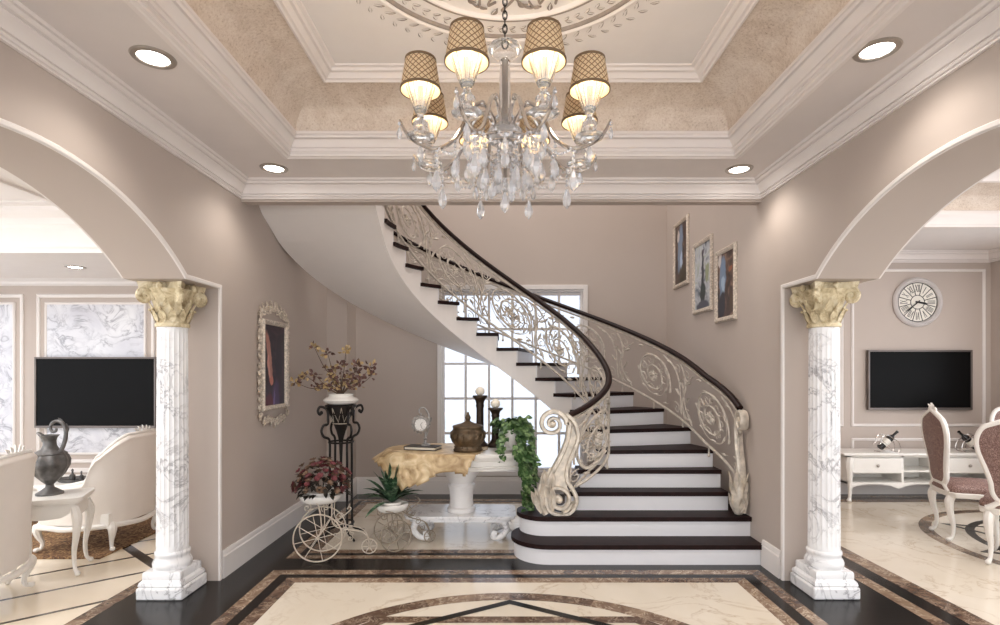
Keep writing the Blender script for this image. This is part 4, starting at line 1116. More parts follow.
# ---- side table
st = thing('side_table','small white side table with cabriole legs holding the dark ewer','table',(-3.37,4.04,.0015),radians(24))
def serp(h, k, amp=.035, n=40, e=.38):
    out = []
    for i in range(n):
        a = 2*pi*i/n; c_, s_ = cos(a), sin(a)
        x = h*(1 if c_ >= 0 else -1)*abs(c_)**e; y = k*(1 if s_ >= 0 else -1)*abs(s_)**e
        w_ = 1+amp*cos(4*a)*-1; out.append((x*w_, y*w_))
    return out
mb = MB(); mb.prism(serp(.235,.2), lambda p: (p[0],p[1],.55), lambda p: (p[0]*1.02,p[1]*1.02,.58)); mb.prism(serp(.225,.19), lambda p: (p[0],p[1],.535), lambda p: (p[0],p[1],.552)); mb.build('tabletop','white_lac',st,angle=30,bevel=.004)
mb = MB()
def apr(u,v):
    P_ = serp(.2,.165); i = int(round(u*40)) % 40; x,y = P_[i]; a = 2*pi*i/40
    lo = .455+.03*cos(4*a)*-1
    return (x,y,.54 if v > .5 else lo)
mb.sheet(apr,40,2,cu=True)
def apr2(u,v): x,y,z = apr(u,v); return (x*.9,y*.9,z)
mb.sheet(apr2,40,2,cu=True); mb.build('apron','white_lac',st,angle=40)
for x,y in ((-.175,-.14),(-.175,.14),(.175,-.14),(.175,.14)):
    mb = MB(); cabriole(mb,x,y,.50,1 if x > 0 else -1,1 if y > 0 else -1,.024); mb.build('leg','white_lac',st)
# ---- ewer
ew = thing('ewer','dark pewter ewer with a tall scrolled handle on the white side table','vase',(-3.40,4.06,.5815))
mb = MB(); rib = lambda a,z: 1+.05*cos(a*9)*(1 if .1 < z < .33 else 0)
mb.lathe([(0,0),(.085,0),(.085,.012),(.06,.03),(.028,.055),(.024,.075),(.05,.10),(.09,.15),(.118,.21),(.122,.255),(.11,.29),(.10,.30),(.104,.308),(.09,.318),(.055,.34),(.042,.37),(.04,.40),(.046,.425),(.06,.445),(.052,.446),(.036,.42),(.03,.38)],54,mod=rib); mb.build('body','ewer',ew,angle=50)
mb = MB(); mb.tube(spline([(-.03,0,.40),(-.05,0,.43),(-.075,0,.452),(-.092,0,.462)],5),[.03-.0013*i for i in range(16)],10,flat=.7); mb.build('spout','ewer',ew)
mb = MB(); mb.tube(spline([(.075,0,.31),(.10,0,.36),(.118,0,.42),(.12,0,.48),(.10,0,.53),(.06,0,.55),(.02,0,.535),(.005,0,.50),(.02,0,.47),(.045,0,.475),(.05,0,.495)],6),[.016-.00012*i for i in range(61)],10)
mb.leaf((.12,0,.45),(.3,0,1),(1,0,0),.08,.04,0,.2,.006); mb.leaf((.09,0,.53),(-.4,0,1),(0,1,0),.05,.03,0,.2,.006); mb.build('handle','ewer',ew)
# ---- coffee table with tray and two decanters
ct = thing('coffee_table','low white coffee table behind the dark ewer in the left room','table',(-4.35,5.35,.013))
mb = MB(); mb.box(-.5,.5,-.28,.28,.38,.42); mb.build('tabletop','white_lac',ct,bevel=.01)
mb = MB(); mb.box(-.44,.44,-.22,.22,.31,.38); mb.build('apron','white_lac',ct,bevel=.004)
for x,y in ((-.42,-.2),(-.42,.2),(.42,-.2),(.42,.2)):
    mb = MB(); cabriole(mb,x,y,.35,1 if x > 0 else -1,1 if y > 0 else -1,.026); mb.build('leg','white_lac',ct)
ty = thing('tray','dark oval tray on the low white table in the left room','tray',(-4.15,5.28,.434))
mb = MB(); mb.lathe([(0,0),(.17,0),(.2,.028),(.205,.03),(.198,.03),(.17,.008),(0,.006)],36); o = mb.build('dish','ewer',ty); o.scale = (1,.6,1)
for x,y,s,lb in ((-.05,0,1,'taller'),(.03,.01,.8,'shorter')):
    bt = MB(); bt.lathe([(0,0),(.022,0),(.026,.02),(.024,.05),(.009,.065),(.008,.09),(.012,.093),(.006,.11),(0,.112)],20)
    o = bt.build('decanter','ewer',loc=(-4.15+x,5.28+y,.4425)); o.scale = (s,s,s); tag(o,'%s of the two small dark decanters standing on the oval tray' % lb,'decanter','decanters on the tray')
# ---- dining chairs
def dining_chair(label, loc, rotz):
    th = thing('dining_chair', label, 'chair', loc, rotz, 'mauve upholstered dining chairs')
    half = [(0,.50),(.10,.505),(.145,.56),(.155,.64),(.185,.75),(.225,.87),(.235,.97),(.20,1.06),(.13,1.10),(.07,1.125),(0,1.15)]
    yb = lambda z: -.225-.10*(z-.5)**1.3 if z > .5 else -.225
    out = [(x,yb(z),z) for x,z in [tuple(v) for v in spline(half,5)]]
    full = out+[(-x,y,z) for x,y,z in out[::-1][1:-1]]
    mb = MB(); mb.tube(full,.024,8,closed=True,upv=(0,1,0),flat=.9); mb.build('back_frame','white_lac',th)
    for k, dy in enumerate((.016,-.016)):
        mb = MB(); n = len(full); c_ = (0,yb(.8),.8)
        rows = []
        for s in (.98,.8,.5,.0):
            bulge = dy*(1+.7*(1-s*s))
            rows.append([(x*s,(y-(yb(.8)))*s+yb(.8+(z-.8)*s)*0+yb(.8)+bulge+0*(1-s), .8+(z-.8)*s) for x,y,z in full])
        vs = [p for r_ in rows for p in r_]; fs = []
        for i in range(3):
            for j in range(n): fs.append((i*n+j, i*n+(j+1)%n, (i+1)*n+(j+1)%n, (i+1)*n+j))
        mb.add(vs,fs); mb.build('back_pad' ,'mauve',th,angle=70)
    mb = MB()
    for s in (-1,1):
        m2 = MB(); m2.tube([(s*.10,yb(.5),.50),(s*.16,-.22,.455),(s*.19,-.215,.44)],.024,8); m2.build('back_bracket','white_lac',th)
        m2 = MB(); m2.tube([(p*s,yb(1.12)-.0,z) for p,z in spiral(.05,1.15,.03,.006,-1.2,1.2,12,1)],.010,6); m2.build('crest_scroll','white_lac',th)
        mb.leaf((s*.02,yb(1.14),1.14),(s*.5,0,1),(0,1,0),.07,.035,0,.1,.01)
    mb.leaf((0,yb(1.14),1.14),(0,0,1),(0,1,0),.075,.045,0,.0,.014); mb.ball((0,yb(1.14),1.16),(.02,.018,.02),8,6)
    mb.build('crest','white_lac',th)
    mb = MB(); seat = [(-.20,-.22),(-.235,-.05),(-.26,.14),(-.22,.24),(-.1,.262),(.1,.262),(.22,.24),(.26,.14),(.235,-.05),(.20,-.22)]
    sp_ = [tuple(v) for v in spline(seat,4,True)]
    rows = [(1.0,.44),(1.02,.465),(.99,.49),(.9,.508),(.5,.522),(0,.525)]; n = len(sp_)
    vs = [(x*s,y*s,z) for s,z in rows for x,y in sp_]; fs = [(i*n+j,i*n+(j+1)%n,(i+1)*n+(j+1)%n,(i+1)*n+j) for i in range(5) for j in range(n)]
    mb.add(vs,fs); mb.build('seat','mauve',th,angle=60)
    mb = MB(); mb.prism(sp_, lambda p: (p[0]*1.0,p[1]*1.0,.395), lambda p: (p[0]*1.03,p[1]*1.03,.445)); mb.build('seat_frame','white_lac',th,angle=40,bevel=.008)
    for x,y in ((-.20,.20),(.20,.20),(-.17,-.19),(.17,-.19)):
        mb = MB(); cabriole(mb,x,y,.42,(1 if x > 0 else -1)*(.8 if y > 0 else .3),1 if y > 0 else -1.2,.026); mb.build('leg','white_lac',th)
    for s in (-1,1):
        mb = MB(); mb.tube(spline([(s*.195,yb(.72),.70),(s*.235,-.16,.70),(s*.25,-.02,.685),(s*.262,.06,.65),(s*.25,.07,.58),(s*.235,.03,.52),(s*.24,.0,.44)],5),.015,8)
        if False: mb.build('arm','white_lac',th)
    return th
dc = dining_chair('white framed dining chair with mauve upholstery seen side on before the low console', (4.21,4.86,.003), radians(-109))
dup(dc, (4.07,4.20,.003), radians(-52), 'mauve upholstered dining chair nearest the right edge, its back turned to the camera')
dup(dc, (5.58,5.66,.003), radians(165), 'mauve upholstered dining chair farthest back, only its top showing at the right edge')
# ---- console under the dining room television
cn = thing('tv_console','long low white console with a drawer and open shelf under the dining room television','cabinet',(4.85,6.40,.003))
def cbx(nm, a, mat='white_lac', bev=.006, par=cn):
    mb = MB(); mb.box(*a); return mb.build(nm, mat, par, angle=0, bevel=bev)
cbx('top',(-.93,.92,-.21,.2,.535,.565),bev=.01)
mb = MB()
for a in ((-.85,.85,.16,.19,.2,.535),(-.85,-.82,-.17,.19,.2,.535),(.82,.85,-.17,.19,.2,.535),(-.85,.85,-.17,.19,.2,.225),(-.85,.85,-.17,.19,.51,.535),(-.24,-.215,-.17,.19,.2,.535),(.215,.24,-.17,.19,.2,.535),(-.215,.215,-.17,.19,.34,.36)): mb.box(*a)
mb.build('carcass','white_lac',cn,angle=0)
for x0,x1 in ((-.82,-.24),(.24,.82)):
    d = cbx('drawer',(x0+.008,x1-.008,-.19,-.165,.33,.505),bev=.008)
    mb = MB(); mb.ball(((x0+x1)/2,-.20,.42),(.018,.014,.018),10,7); mb.build('knob','brass',d)
mb = MB(); pts = [(-.85,.225)]+[(-.85+1.7*i/24,.15+.06*abs(sin(pi*i/8))**.7) for i in range(25)]+[(.85,.225)]
mb.prism(pts, lambda p: (p[0],-.185,p[1]), lambda p: (p[0],-.165,p[1])); mb.build('apron','white_lac',cn,angle=30)
for x,y in ((-.83,-.16),(.83,-.16),(-.83,.16),(.83,.16)):
    mb = MB(); cabriole(mb,x,y,.50,1 if x > 0 else -1,1 if y > 0 else -1,.034); mb.build('leg','white_lac',cn)
# wine holders
def wine(px, label, sgn):
    D = 6.3; x = X_(px,D); t_ = thing('wine_bottle', label, 'bottle', (x,D,.5685), 0, 'tilted wine bottles on the console')
    mm = Matrix.Translation((-.085*sgn,0,.05)) @ Matrix.Rotation(radians(48*sgn),4,'Y')
    mb = MB(); mb.lathe([(0,0),(.036,0),(.038,.01),(.038,.16),(.034,.185),(.015,.21),(.0135,.265),(.016,.268),(.016,.28),(0,.281)],24,mat=mm); mb.build('bottle','bottle',t_)
    mb = MB(); mb.lathe([(.0388,.05),(.0388,.13)],24,mat=mm,caps=False); mb.build('label','paper',t_,angle=0)
    h = thing('bottle_holder', 'curled wire holder carrying the tilted wine bottle ' + ('left of the nearest chair back' if px < 900 else 'between the two chair backs'), 'bottle holder', (x,D,.5685), 0, 'wire bottle holders on the console')
    mb = MB()
    for dy in (-.045,.045):
        mb.tube(spline([(-.12*sgn,dy,.004),(.0,dy,.004),(.09*sgn,dy,.006),(.12*sgn,dy,.05),(.10*sgn,dy,.12),(.04*sgn,dy,.16),(.0,dy,.19),(-.05*sgn,dy,.20),(-.09*sgn,dy,.17),(-.10*sgn,dy,.11),(-.13*sgn,dy,.09)],6),.005,6)
    for x_,z_ in ((-.11*sgn,.004),(.08*sgn,.004)): mb.tube([(x_,-.045,z_+.002),(x_,.045,z_+.002)],.005,6)
    mb.build('wire','chrome',h)
    mb = MB(); mb.tube([(-.02*sgn+.045*cos(a),.047*sin(a),.085+.045*cos(a)*-sgn*1.0) for a in [2*pi*i/20 for i in range(20)]],.004,6,closed=True); mb.build('ring','chrome',h)
wine(887,'dark wine bottle with white label lying tilted on the console left of the chairs',1)
wine(969,'dark wine bottle tilted on the console between the two chair backs',-1)

# ---------------------------------------------------------------- pedestal table in the stair bay
PTX, PTY = -.37, 4.93
pt = thing('pedestal_table','white pedestal table on a low scroll-legged plinth below the staircase','table',(PTX,PTY,.003))
mb = MB(); mb.prism(serp(.50,.23,.03,48), lambda p: (p[0],p[1],.205), lambda p: (p[0]*1.02,p[1]*1.02,.235)); mb.prism(serp(.46,.2,.03,48), lambda p: (p[0],p[1],.175), lambda p: (p[0],p[1],.207)); mb.build('plinth_board','marble',pt,angle=30,bevel=.004)
for sx,sy in ((-1,-1),(1,-1),(-1,1),(1,1)):
    mb = MB(); pts = spline([(sx*.30,sy*.13,.19),(sx*.38,sy*.15,.17),(sx*.41,sy*.16,.11),(sx*.37,sy*.155,.05),(sx*.31,sy*.15,.028),(sx*.285,sy*.15,.05),(sx*.30,sy*.15,.075),(sx*.325,sy*.15,.068)],6)
    mb.tube(pts,[.034-.0004*i for i in range(len(pts))],10); mb.ball((sx*.305,sy*.15,.05),.022,8,6); mb.leaf((sx*.40,sy*.16,.16),(sx*.5,0,-1),(sx,0,0),.1,.06,0,-.2,.006)
    mb.build('scroll_leg','marble',pt)
mb = MB()
mb.lathe([(0,.235),(.125,.235),(.13,.25),(.125,.268),(.105,.28),(.108,.30),(.104,.34),(.11,.42),(.122,.46),(.126,.475),(.11,.485),(.105,.50)],48)
mb.build('pedestal','stone',pt,angle=40)
mb = MB(); mb.lathe([(.10,.49),(.112,.50),(.118,.52),(.155,.585),(.17,.635),(.165,.65)],48,mod=lambda a,z: 1+.035*abs(cos(a*10))*(1 if .51<z<.65 else 0)); mb.build('fluted_bowl','stone',pt,angle=30)
mb = MB()
for h,k,z0,z1,g in ((.60,.30,.640,.665,1.),(.62,.32,.665,.68,1.01),(.60,.30,.68,.73,1.01),(.66,.36,.76,.795,1.015),(.63,.33,.73,.76,1.03)):
    mb.prism(serp(h,k,.0,60,.78), lambda p: (p[0],p[1],z0), lambda p: (p[0]*g,p[1]*g,z1))
mb.build('tabletop','white_lac',pt,angle=30,bevel=.004)
# cloth over the left two thirds, hanging in points
cl = MB()
def cloth(u,v):
    # u across (left to right), v front to back
    zt_ = .7975
    x = -.86+u*1.1; y = -.62+v*1.12
    # edge of table ellipse
    k = (abs(x)/.672)**2.6+(abs(y)/.372)**2.6
    s = k**(1/2.6)
    if s <= 1: px_, py_, pz_ = x, y, zt_
    else:
        ex, ey = x/s, y/s; d = math.hypot(x-ex, y-ey)
        n = Vector((ex/.672**2, ey/.372**2)).normalized(); q_ = max(0,-n.x)**2; fl_ = .008+d*(.10+.62*q_)+.018*abs(sin(6*u*pi+.6))*min(1,d*6)
        px_, py_, pz_ = ex+n.x*fl_, ey+n.y*fl_, zt_-d*(1.0-.45*q_)
    return (px_, py_, pz_)
nu, nv = 60, 60
vs = []; idx = {}
for i in range(nu+1):
    for j in range(nv+1):
        u, v = i/nu, j/nv
        uu = u; x,y,z_ = cloth(uu,v); vs.append((x,y,z_))
fs = []
for i in range(nu):
    for j in range(nv):
        u, v = (i+.5)/nu, (j+.5)/nv
        x = -.86+u*1.1; y = -.62+v*1.12
        if x > .16+max(0,(y+.36))*.25+min(0,(y+.36))*-.0-.35*max(0,-.36-y): continue
        if -y-.36 > .165+.02*sin(x*11): continue
        if (-x-.66) > .17-abs(y+.02)*.25: continue
        if y > .36+.12: continue
        a = i*(nv+1)+j; fs.append((a,a+nv+1,a+nv+2,a+1))
cl.add(vs, fs)
o = cl.build('tablecloth','cloth',loc=(PTX,PTY,.003),angle=70)
md = o.modifiers.new('thick','SOLIDIFY'); md.thickness = .003; md.offset = 1
tag(o,'gold silk cloth draped over the left part of the pedestal table','tablecloth')
TZ = .8005+.003
# ornamental clock on two books
def on_table(px, D): return X_(px, D)
bk = thing('book','dark book lying on the gold cloth beneath the small silver clock','book',(X_(423,4.86),4.86,TZ+.002),radians(-14))
mb = MB(); mb.box(-.15,.15,-.085,.085,0,.006); mb.box(-.15,.15,-.085,.085,.026,.032); mb.box(-.15,-.143,-.085,.085,0,.032); mb.build('cover','book',bk,bevel=.002)
mb = MB(); mb.box(-.143,.143,-.078,.08,.006,.026); mb.build('pages','pages',bk,angle=0)
dk = thing('desk_clock','small silver hanging clock on a curled stand upon the dark book','clock',(X_(422,4.86),4.86,TZ+.036))
mb = MB(); mb.lathe([(0,0),(.045,0),(.045,.01),(.015,.02),(.012,.05),(.02,.06),(.008,.075),(.007,.12)],20,c=(.03,0)); mb.tube(spline([(.03,0,.06),(.05,0,.12),(.062,0,.20),(.06,0,.27),(.035,0,.325),(.0,0,.34),(-.025,0,.32),(-.02,0,.29),(.0,0,.285)],7),.0075,8); 
mb.leaf((.058,0,.2),(.5,0,1),(0,-1,0),.06,.03,0,.2,.006); mb.build('stand','grey_silver',dk)
RX = Matrix.Translation((-.01,-.006,.19)) @ Matrix.Rotation(radians(90),4,'X')
mb = MB(); mb.lathe([(0,-.022),(.06,-.022),(.078,-.012),(.08,.0),(.076,.014),(.062,.02),(.056,.012),(0,.012)],36,mat=RX)
for k in range(16):
    a = 2*pi*k/16; p = RX@Vector((.08*cos(a),.08*sin(a),0)); mb.ball(p,.009,6,5)
mb.tube([(-.01,-.006,.27),(-.005,0,.29)],.006,6); mb.build('case','grey_silver',dk)
mb = MB(); mb.lathe([(0,.0125),(.055,.0125),(.055,.0135),(0,.0135)],30,mat=RX); mb.build('dial','brass',dk,angle=0)
mb = MB()
for a,l_ in ((.9,.028),(-1.2,.042)): mb.tube([RX@Vector((0,0,.016)),RX@Vector((l_*cos(a),l_*sin(a),.016))],.002,5)
for k in range(12):
    a = 2*pi*k/12; mb.tube([RX@Vector((.042*cos(a),.042*sin(a),.0145)),RX@Vector((.052*cos(a),.052*sin(a),.0145))],.0018,4)
mb.build('hands_and_marks','ink',dk,angle=0)
# bronze lidded urn
ur = thing('lidded_urn','embossed bronze urn with a pointed lid standing on the pedestal table','urn',(X_(468,4.78),4.78,TZ+.001)); ur.scale = (1.0,1.0,.9)
mb = MB(); mb.lathe([(0,0),(.125,0),(.13,.012),(.12,.03),(.115,.05),(.118,.06),(.14,.09),(.152,.13),(.155,.165),(.15,.19),(.135,.205),(.132,.225),(.138,.232),(.125,.235),(.12,.22)],48,mod=lambda a,z: 1+.018*sin(a*12)*(1 if .08<z<.2 else 0)); mb.build('bowl','bronze',ur,angle=50)
mb = MB()
for k in range(16):
    a = 2*pi*k/16
    mb.leaf((.148*cos(a),.148*sin(a),.12),(cos(a)*.2-sin(a)*.6,sin(a)*.2+cos(a)*.6,.8),(cos(a),sin(a),0),.06,.035,0,.1,.004)
    mb.ball((.153*cos(a+.2),.153*sin(a+.2),.178),.007,6,5); mb.ball((.118*cos(a),.118*sin(a),.04),.008,6,5)
mb.build('relief','bronze',ur)
mb = MB(); mb.lathe([(.138,.232),(.135,.245),(.11,.255),(.06,.27),(.03,.285),(.018,.295),(.022,.31),(.026,.325),(.018,.345),(.010,.36),(.012,.37),(0,.385)],36); mb.build('lid','bronze',ur,angle=50)
# candlesticks
def candlestick(px, D, h, label):
    t_ = thing('candlestick', label, 'candlestick', (X_(px,D),D,.799), 0, 'dark candlesticks with ball candles'); r_ = .042
    mb = MB(); mb.lathe([(0,0),(.075,0),(.078,.012),(.065,.03),(.05,.045),(.045,.06),(.038,.07),(.034,h*.4),(.034,h*.75),(.04,h*.8),(.036,h*.83),(.044,h*.9),(.062,h*.95),(.07,h*.965),(.07,h),(0,h)],32,mod=lambda a,z: 1+.05*abs(sin(a*7))*(1 if .08<z<h*.75 else 0)); mb.build('stem','bronze_dk',t_,angle=40)
    c_ = MB(); c_.ball((0,0,h+.040),(.045,.045,.043),20,14); c_.tube([(0,0,h+.08),(.002,0,h+.094)],.002,5)
    o = c_.build('ball_candle','wax',loc=(X_(px,D),D,.799)); tag(o, 'cream ball candle on the %s dark candlestick' % ('taller' if h > .4 else 'shorter'), 'candle', 'ball candles')
candlestick(480,5.10,.48,'taller dark candlestick behind the bronze urn')
candlestick(495.5,5.06,.365,'shorter dark candlestick between the bronze urn and the ivy')
# ---- ivy in a white pot
def leafcloud(mb, pts_dirs, ln, wd, mi=0, n=1):
    for p, d, nr in pts_dirs: mb.leaf(p, d, nr, ln*rnd.uniform(.75,1.2), wd*rnd.uniform(.8,1.2), mi, .3)
ivx, ivy = X_(511,4.83), 4.83
iv = thing('potted_ivy','trailing green ivy in a white pot at the right end of the pedestal table','potted plant',(ivx,ivy,.7995))
mb = MB(); mb.lathe([(0,0),(.055,0),(.06,.01),(.048,.03),(.07,.07),(.085,.13),(.085,.19),(.07,.20),(.068,.185),(0,.18)],32); mb.build('pot','ceramic',iv,angle=50)
mb = MB(); sm = MB()
r3 = random.Random(11)
for k in range(22):
    a = r3.uniform(0,2*pi) if k % 3 else r3.uniform(-.7,.5)-pi/2*(k % 2)
    reach = r3.uniform(.07,.20); 
    fall = r3.uniform(.15,.62) if sin(a) < .5 else r3.uniform(.0,.12)
    if cos(a) < -.2: reach = min(reach,.14)
    if cos(a) < -.45: fall *= .55
    top_ = .17+r3.uniform(.03,.10)
    if sin(a) < -.8 and k % 5: a += .9 if k % 2 else -.6
    dx_, dy_ = cos(a), sin(a)
    outx = max(reach, .0)
    P = spline([(0,0,.14),(dx_*reach*.45,dy_*reach*.45,top_),(dx_*reach*.95,dy_*reach*.95,top_-.03),(dx_*(reach+.03),min(dy_*(reach+.03),.3) if dy_>-.2 else -abs(dy_)*(reach+.05)-.10*abs(dy_),top_-.10-fall*.5),(dx_*(reach+.04)+r3.uniform(-.02,.02),(dy_*(reach+.05)-(.12*abs(dy_) if dy_<-.2 else 0)),top_-.12-fall)],7)
    if dy_ > -.2 and fall > .15 and cos(a) < .75:
        P = P[:16]
    sm.tube(P,.0022,4)
    for i in range(3,len(P)):
        for q in range(2):
            b = a+r3.uniform(-1.4,1.4); d = Vector((cos(b),sin(b)-.35,r3.uniform(-.8,.15)))
            mb.leaf(P[i]+Vector((r3.uniform(-.02,.02),r3.uniform(-.02,.02),r3.uniform(-.02,.02))), d, (cos(a)*.6,sin(a)*.6-.5,.6), r3.uniform(.045,.068), r3.uniform(.036,.05), 0, .3)
sm.build('vines','ivy',iv); o = mb.build('foliage','ivy',iv,angle=80)
# ---------------------------------------------------------------- plant stand with dried branches
psx, psy = X_(341,4.93), 4.93
ps = thing('plant_stand','tall black wrought iron plant stand with curled shoulders at the left wall','plant stand',(psx,psy,.003)); ps.scale = (.84,.84,1)
for k in range(4):
    a = pi/4+k*pi/2; c_, s_ = cos(a), sin(a)
    def q(r_, z_): return Vector((r_*c_, r_*s_, z_))
    mb = MB()
    cur = [q(.05,.90),q(.05,.93)]
    leg = spline([q(.28,.008),q(.22,.03),q(.15,.06),q(.135,.12),q(.13,.4),q(.13,.7),q(.13,.86),q(.15,.90),q(.20,.92),q(.225,.97),q(.20,1.02),q(.155,1.03),q(.15,1.07),q(.16,1.15),q(.20,1.18),q(.245,1.185),q(.265,1.15),q(.245,1.12),q(.22,1.135)],6)
    mb.tube(leg,.0125,8); mb.ball(q(.225,1.135),.018,8,6); mb.build('leg','blackiron',ps)
mb = MB(); 
for zz, r_ in ((.12,.135),(.86,.13),(1.19,.16)):
    mb = MB(); mb.tube([(r_*cos(2*pi*i/32),r_*sin(2*pi*i/32),zz) for i in range(32)],.009,6,closed=True); mb.build('hoop','blackiron',ps)
mb = MB(); mb.lathe([(0,.42),(.012,.45),(.014,.7),(.02,.84),(.03,.90),(.05,.96),(.09,1.05),(.135,1.12),(.15,1.18),(.155,1.2),(.14,1.2),(.12,1.15),(0,1.1)],32); mb.build('basket','blackiron',ps,angle=50)
mb = MB()
for k in range(10):
    a0, a1, a2 = 2*pi*k/10, 2*pi*(k+.5)/10, 2*pi*(k+1)/10
    mb.tube([(.158*cos(a0),.158*sin(a0),1.175),(.095*cos(a1),.095*sin(a1),1.045),(.158*cos(a2),.158*sin(a2),1.175)],.004,5)
mb.tube([(.085*cos(2*pi*i/24),.085*sin(2*pi*i/24),1.03) for i in range(24)],.004,5,closed=True); mb.build('zigzag_wire','cart',ps)
vb = thing('branch_vase','white bowl of dried branches with dusky leaves on top of the iron stand','vase',(psx,psy,1.205))
mb = MB(); mb.lathe([(0,0),(.10,.0),(.14,.015),(.158,.04),(.14,.06),(.115,.068),(.108,.085),(.115,.098),(.105,.10),(.09,.08),(0,.06)],40); mb.build('bowl','ceramic',vb,angle=50)
tw = MB(); tl_ = MB(); r4 = random.Random(5)
def cluster(mb, c_, n, r_, ln, wd, mi_):
    for i in range(n):
        d = Vector((r4.uniform(-1,1),r4.uniform(-1,1),r4.uniform(-.6,1))).normalized(); mb.leaf(Vector(c_)+d*r_*r4.random(), d, (r4.uniform(-1,1),-1,r4.uniform(-1,1)), ln*r4.uniform(.7,1.2), wd, mi_ if r4.random() < .75 else 1-mi_, .3)
tips = [(-.40,-.05,.14),(-.25,.02,.46),(-.32,0,.20),(.15,.0,.30),(.26,.05,.28),(.05,-.02,.42),(-.12,0,.40),(.20,-.05,.16),(-.10,.05,.26),(.10,.1,.22),(-.05,-.1,.18),(.28,0,.20),(-.2,-.08,.20),(.0,0,.30)]
for tx,ty_,tz in tips:
    P = spline([(0,0,.08),(tx*.3,ty_*.4,.10+tz*.3),(tx*.65,ty_*.8,.06+tz*.62),(tx,ty_,.06+tz)],6); tw.tube(P,[.006-.0002*i for i in range(len(P))],5)
    cluster(tl_, P[-1], 13, .04, .045, .03, 0 if r4.random() < .6 else 1); cluster(tl_, P[11], 7, .04, .04, .026, 0); cluster(tl_, P[7], 5, .04, .035, .024, 1)
tw.build('branches','twig',vb); tl_.build('leaves',['twigleaf','twiggold'],vb,angle=80)
# ---------------------------------------------------------------- wire tricycle planters
def tricycle(label, loc, rotz, R=.165, rs=.06, wb=.11, bowl=(.12,.10), zb=.40, wm='cart'):
    t_ = thing('tricycle_planter', label, 'plant holder', loc, rotz, 'wire tricycle planters')
    for s in (-1,1):
        w = MB(); y = s*wb
        w.tube([(R*cos(2*pi*i/40),y,R+.006+R*sin(2*pi*i/40)) for i in range(40)],.006,6,closed=True)
        w.tube([(R*.86*cos(2*pi*i/40),y,R+.006+R*.86*sin(2*pi*i/40)) for i in range(40)],.003,5,closed=True) if False else None
        for i in range(8):
            a = 2*pi*i/8+.2; w.tube([(0,y,R+.006),(R*cos(a),y,R+.006+R*sin(a))],.003,5)
        w.ball((0,y,R+.006),(.014,.016,.014),8,6); w.build('wheel',wm,t_)
    w = MB(); fx = R+.20
    w.tube([(fx+rs*cos(2*pi*i/28),0,rs+.006+rs*sin(2*pi*i/28)) for i in range(28)],.005,6,closed=True)
    for i in range(6):
        a = 2*pi*i/6; w.tube([(fx,0,rs+.006),(fx+rs*cos(a),0,rs+.006+rs*sin(a))],.0025,5)
    w.build('front_wheel',wm,t_)
    f = MB(); f.tube([(0,-wb,R+.006),(0,wb,R+.006)],.006,6)
    for s in (-1,1):
        f.tube(spline([(0,s*wb*.8,R+.006),(.02,s*.09,R+.08),(.0,s*.10,zb-.03),(-.08,s*.09,zb)],6),.005,6)
        f.tube(spline([(fx,s*.012,rs+.006),(fx-.01,s*.015,rs+.07),(fx-.06,s*.04,.20),(.12,s*.08,.27),(.10,s*.08,zb-.02)],6),.005,6)
        for cx_,cz_,r_,a0 in ((.14,.30,.04,0),(.20,.22,.035,2),(-.09,zb-.05,.035,1),(.05,zb-.06,.035,4),(.24,.16,.025,1)):
            f.tube([(x,s*.07,z) for x,z in spiral(cx_,cz_,r_,.005,a0,1.3,16,s)],.0032,5)
    f.tube(spline([(.12,0,.28),(.20,0,.34),(.24,0,.38),(.22,0,.40)],5),.005,6); f.tube([(.22,-.08,.40),(.225,0,.405),(.22,.08,.40)],.005,6)
    f.build('wire_frame',wm,t_)
    b = MB(); bx_, by_ = bowl
    e = [(bx_*1.0*cos(2*pi*i/36),by_*1.0*sin(2*pi*i/36)) for i in range(36)]
    rows = [(.72,zb-.03),(.9,zb-.02),(1.05,zb+.005),(1.1,zb+.03),(1.06,zb+.038),(1.0,zb+.02),(.5,zb+.012)]
    n = 36; b.add([(x*s,y*s,z) for s,z in rows for x,y in e],[(i*n+j,i*n+(j+1)%n,(i+1)*n+(j+1)%n,(i+1)*n+j) for i in range(6) for j in range(n)]+[tuple(range(n))[::-1],tuple(6*n+j for j in range(n))])
    b.build('tray','ceramic',t_,angle=50)
    return t_
tricycle('larger cream wire tricycle holder with the red flower basket at the left wall', (X_(320,4.36),4.37,.003), radians(10), R=.185, wb=.13, bowl=(.15,.11), zb=.47)
tricycle('smaller cream wire tricycle holder with the spiky green plant left of the pedestal table', (X_(393,4.62),4.60,.003), radians(25), R=.13, wb=.12, rs=.05, bowl=(.125,.09), zb=.34, wm='cart_dk')
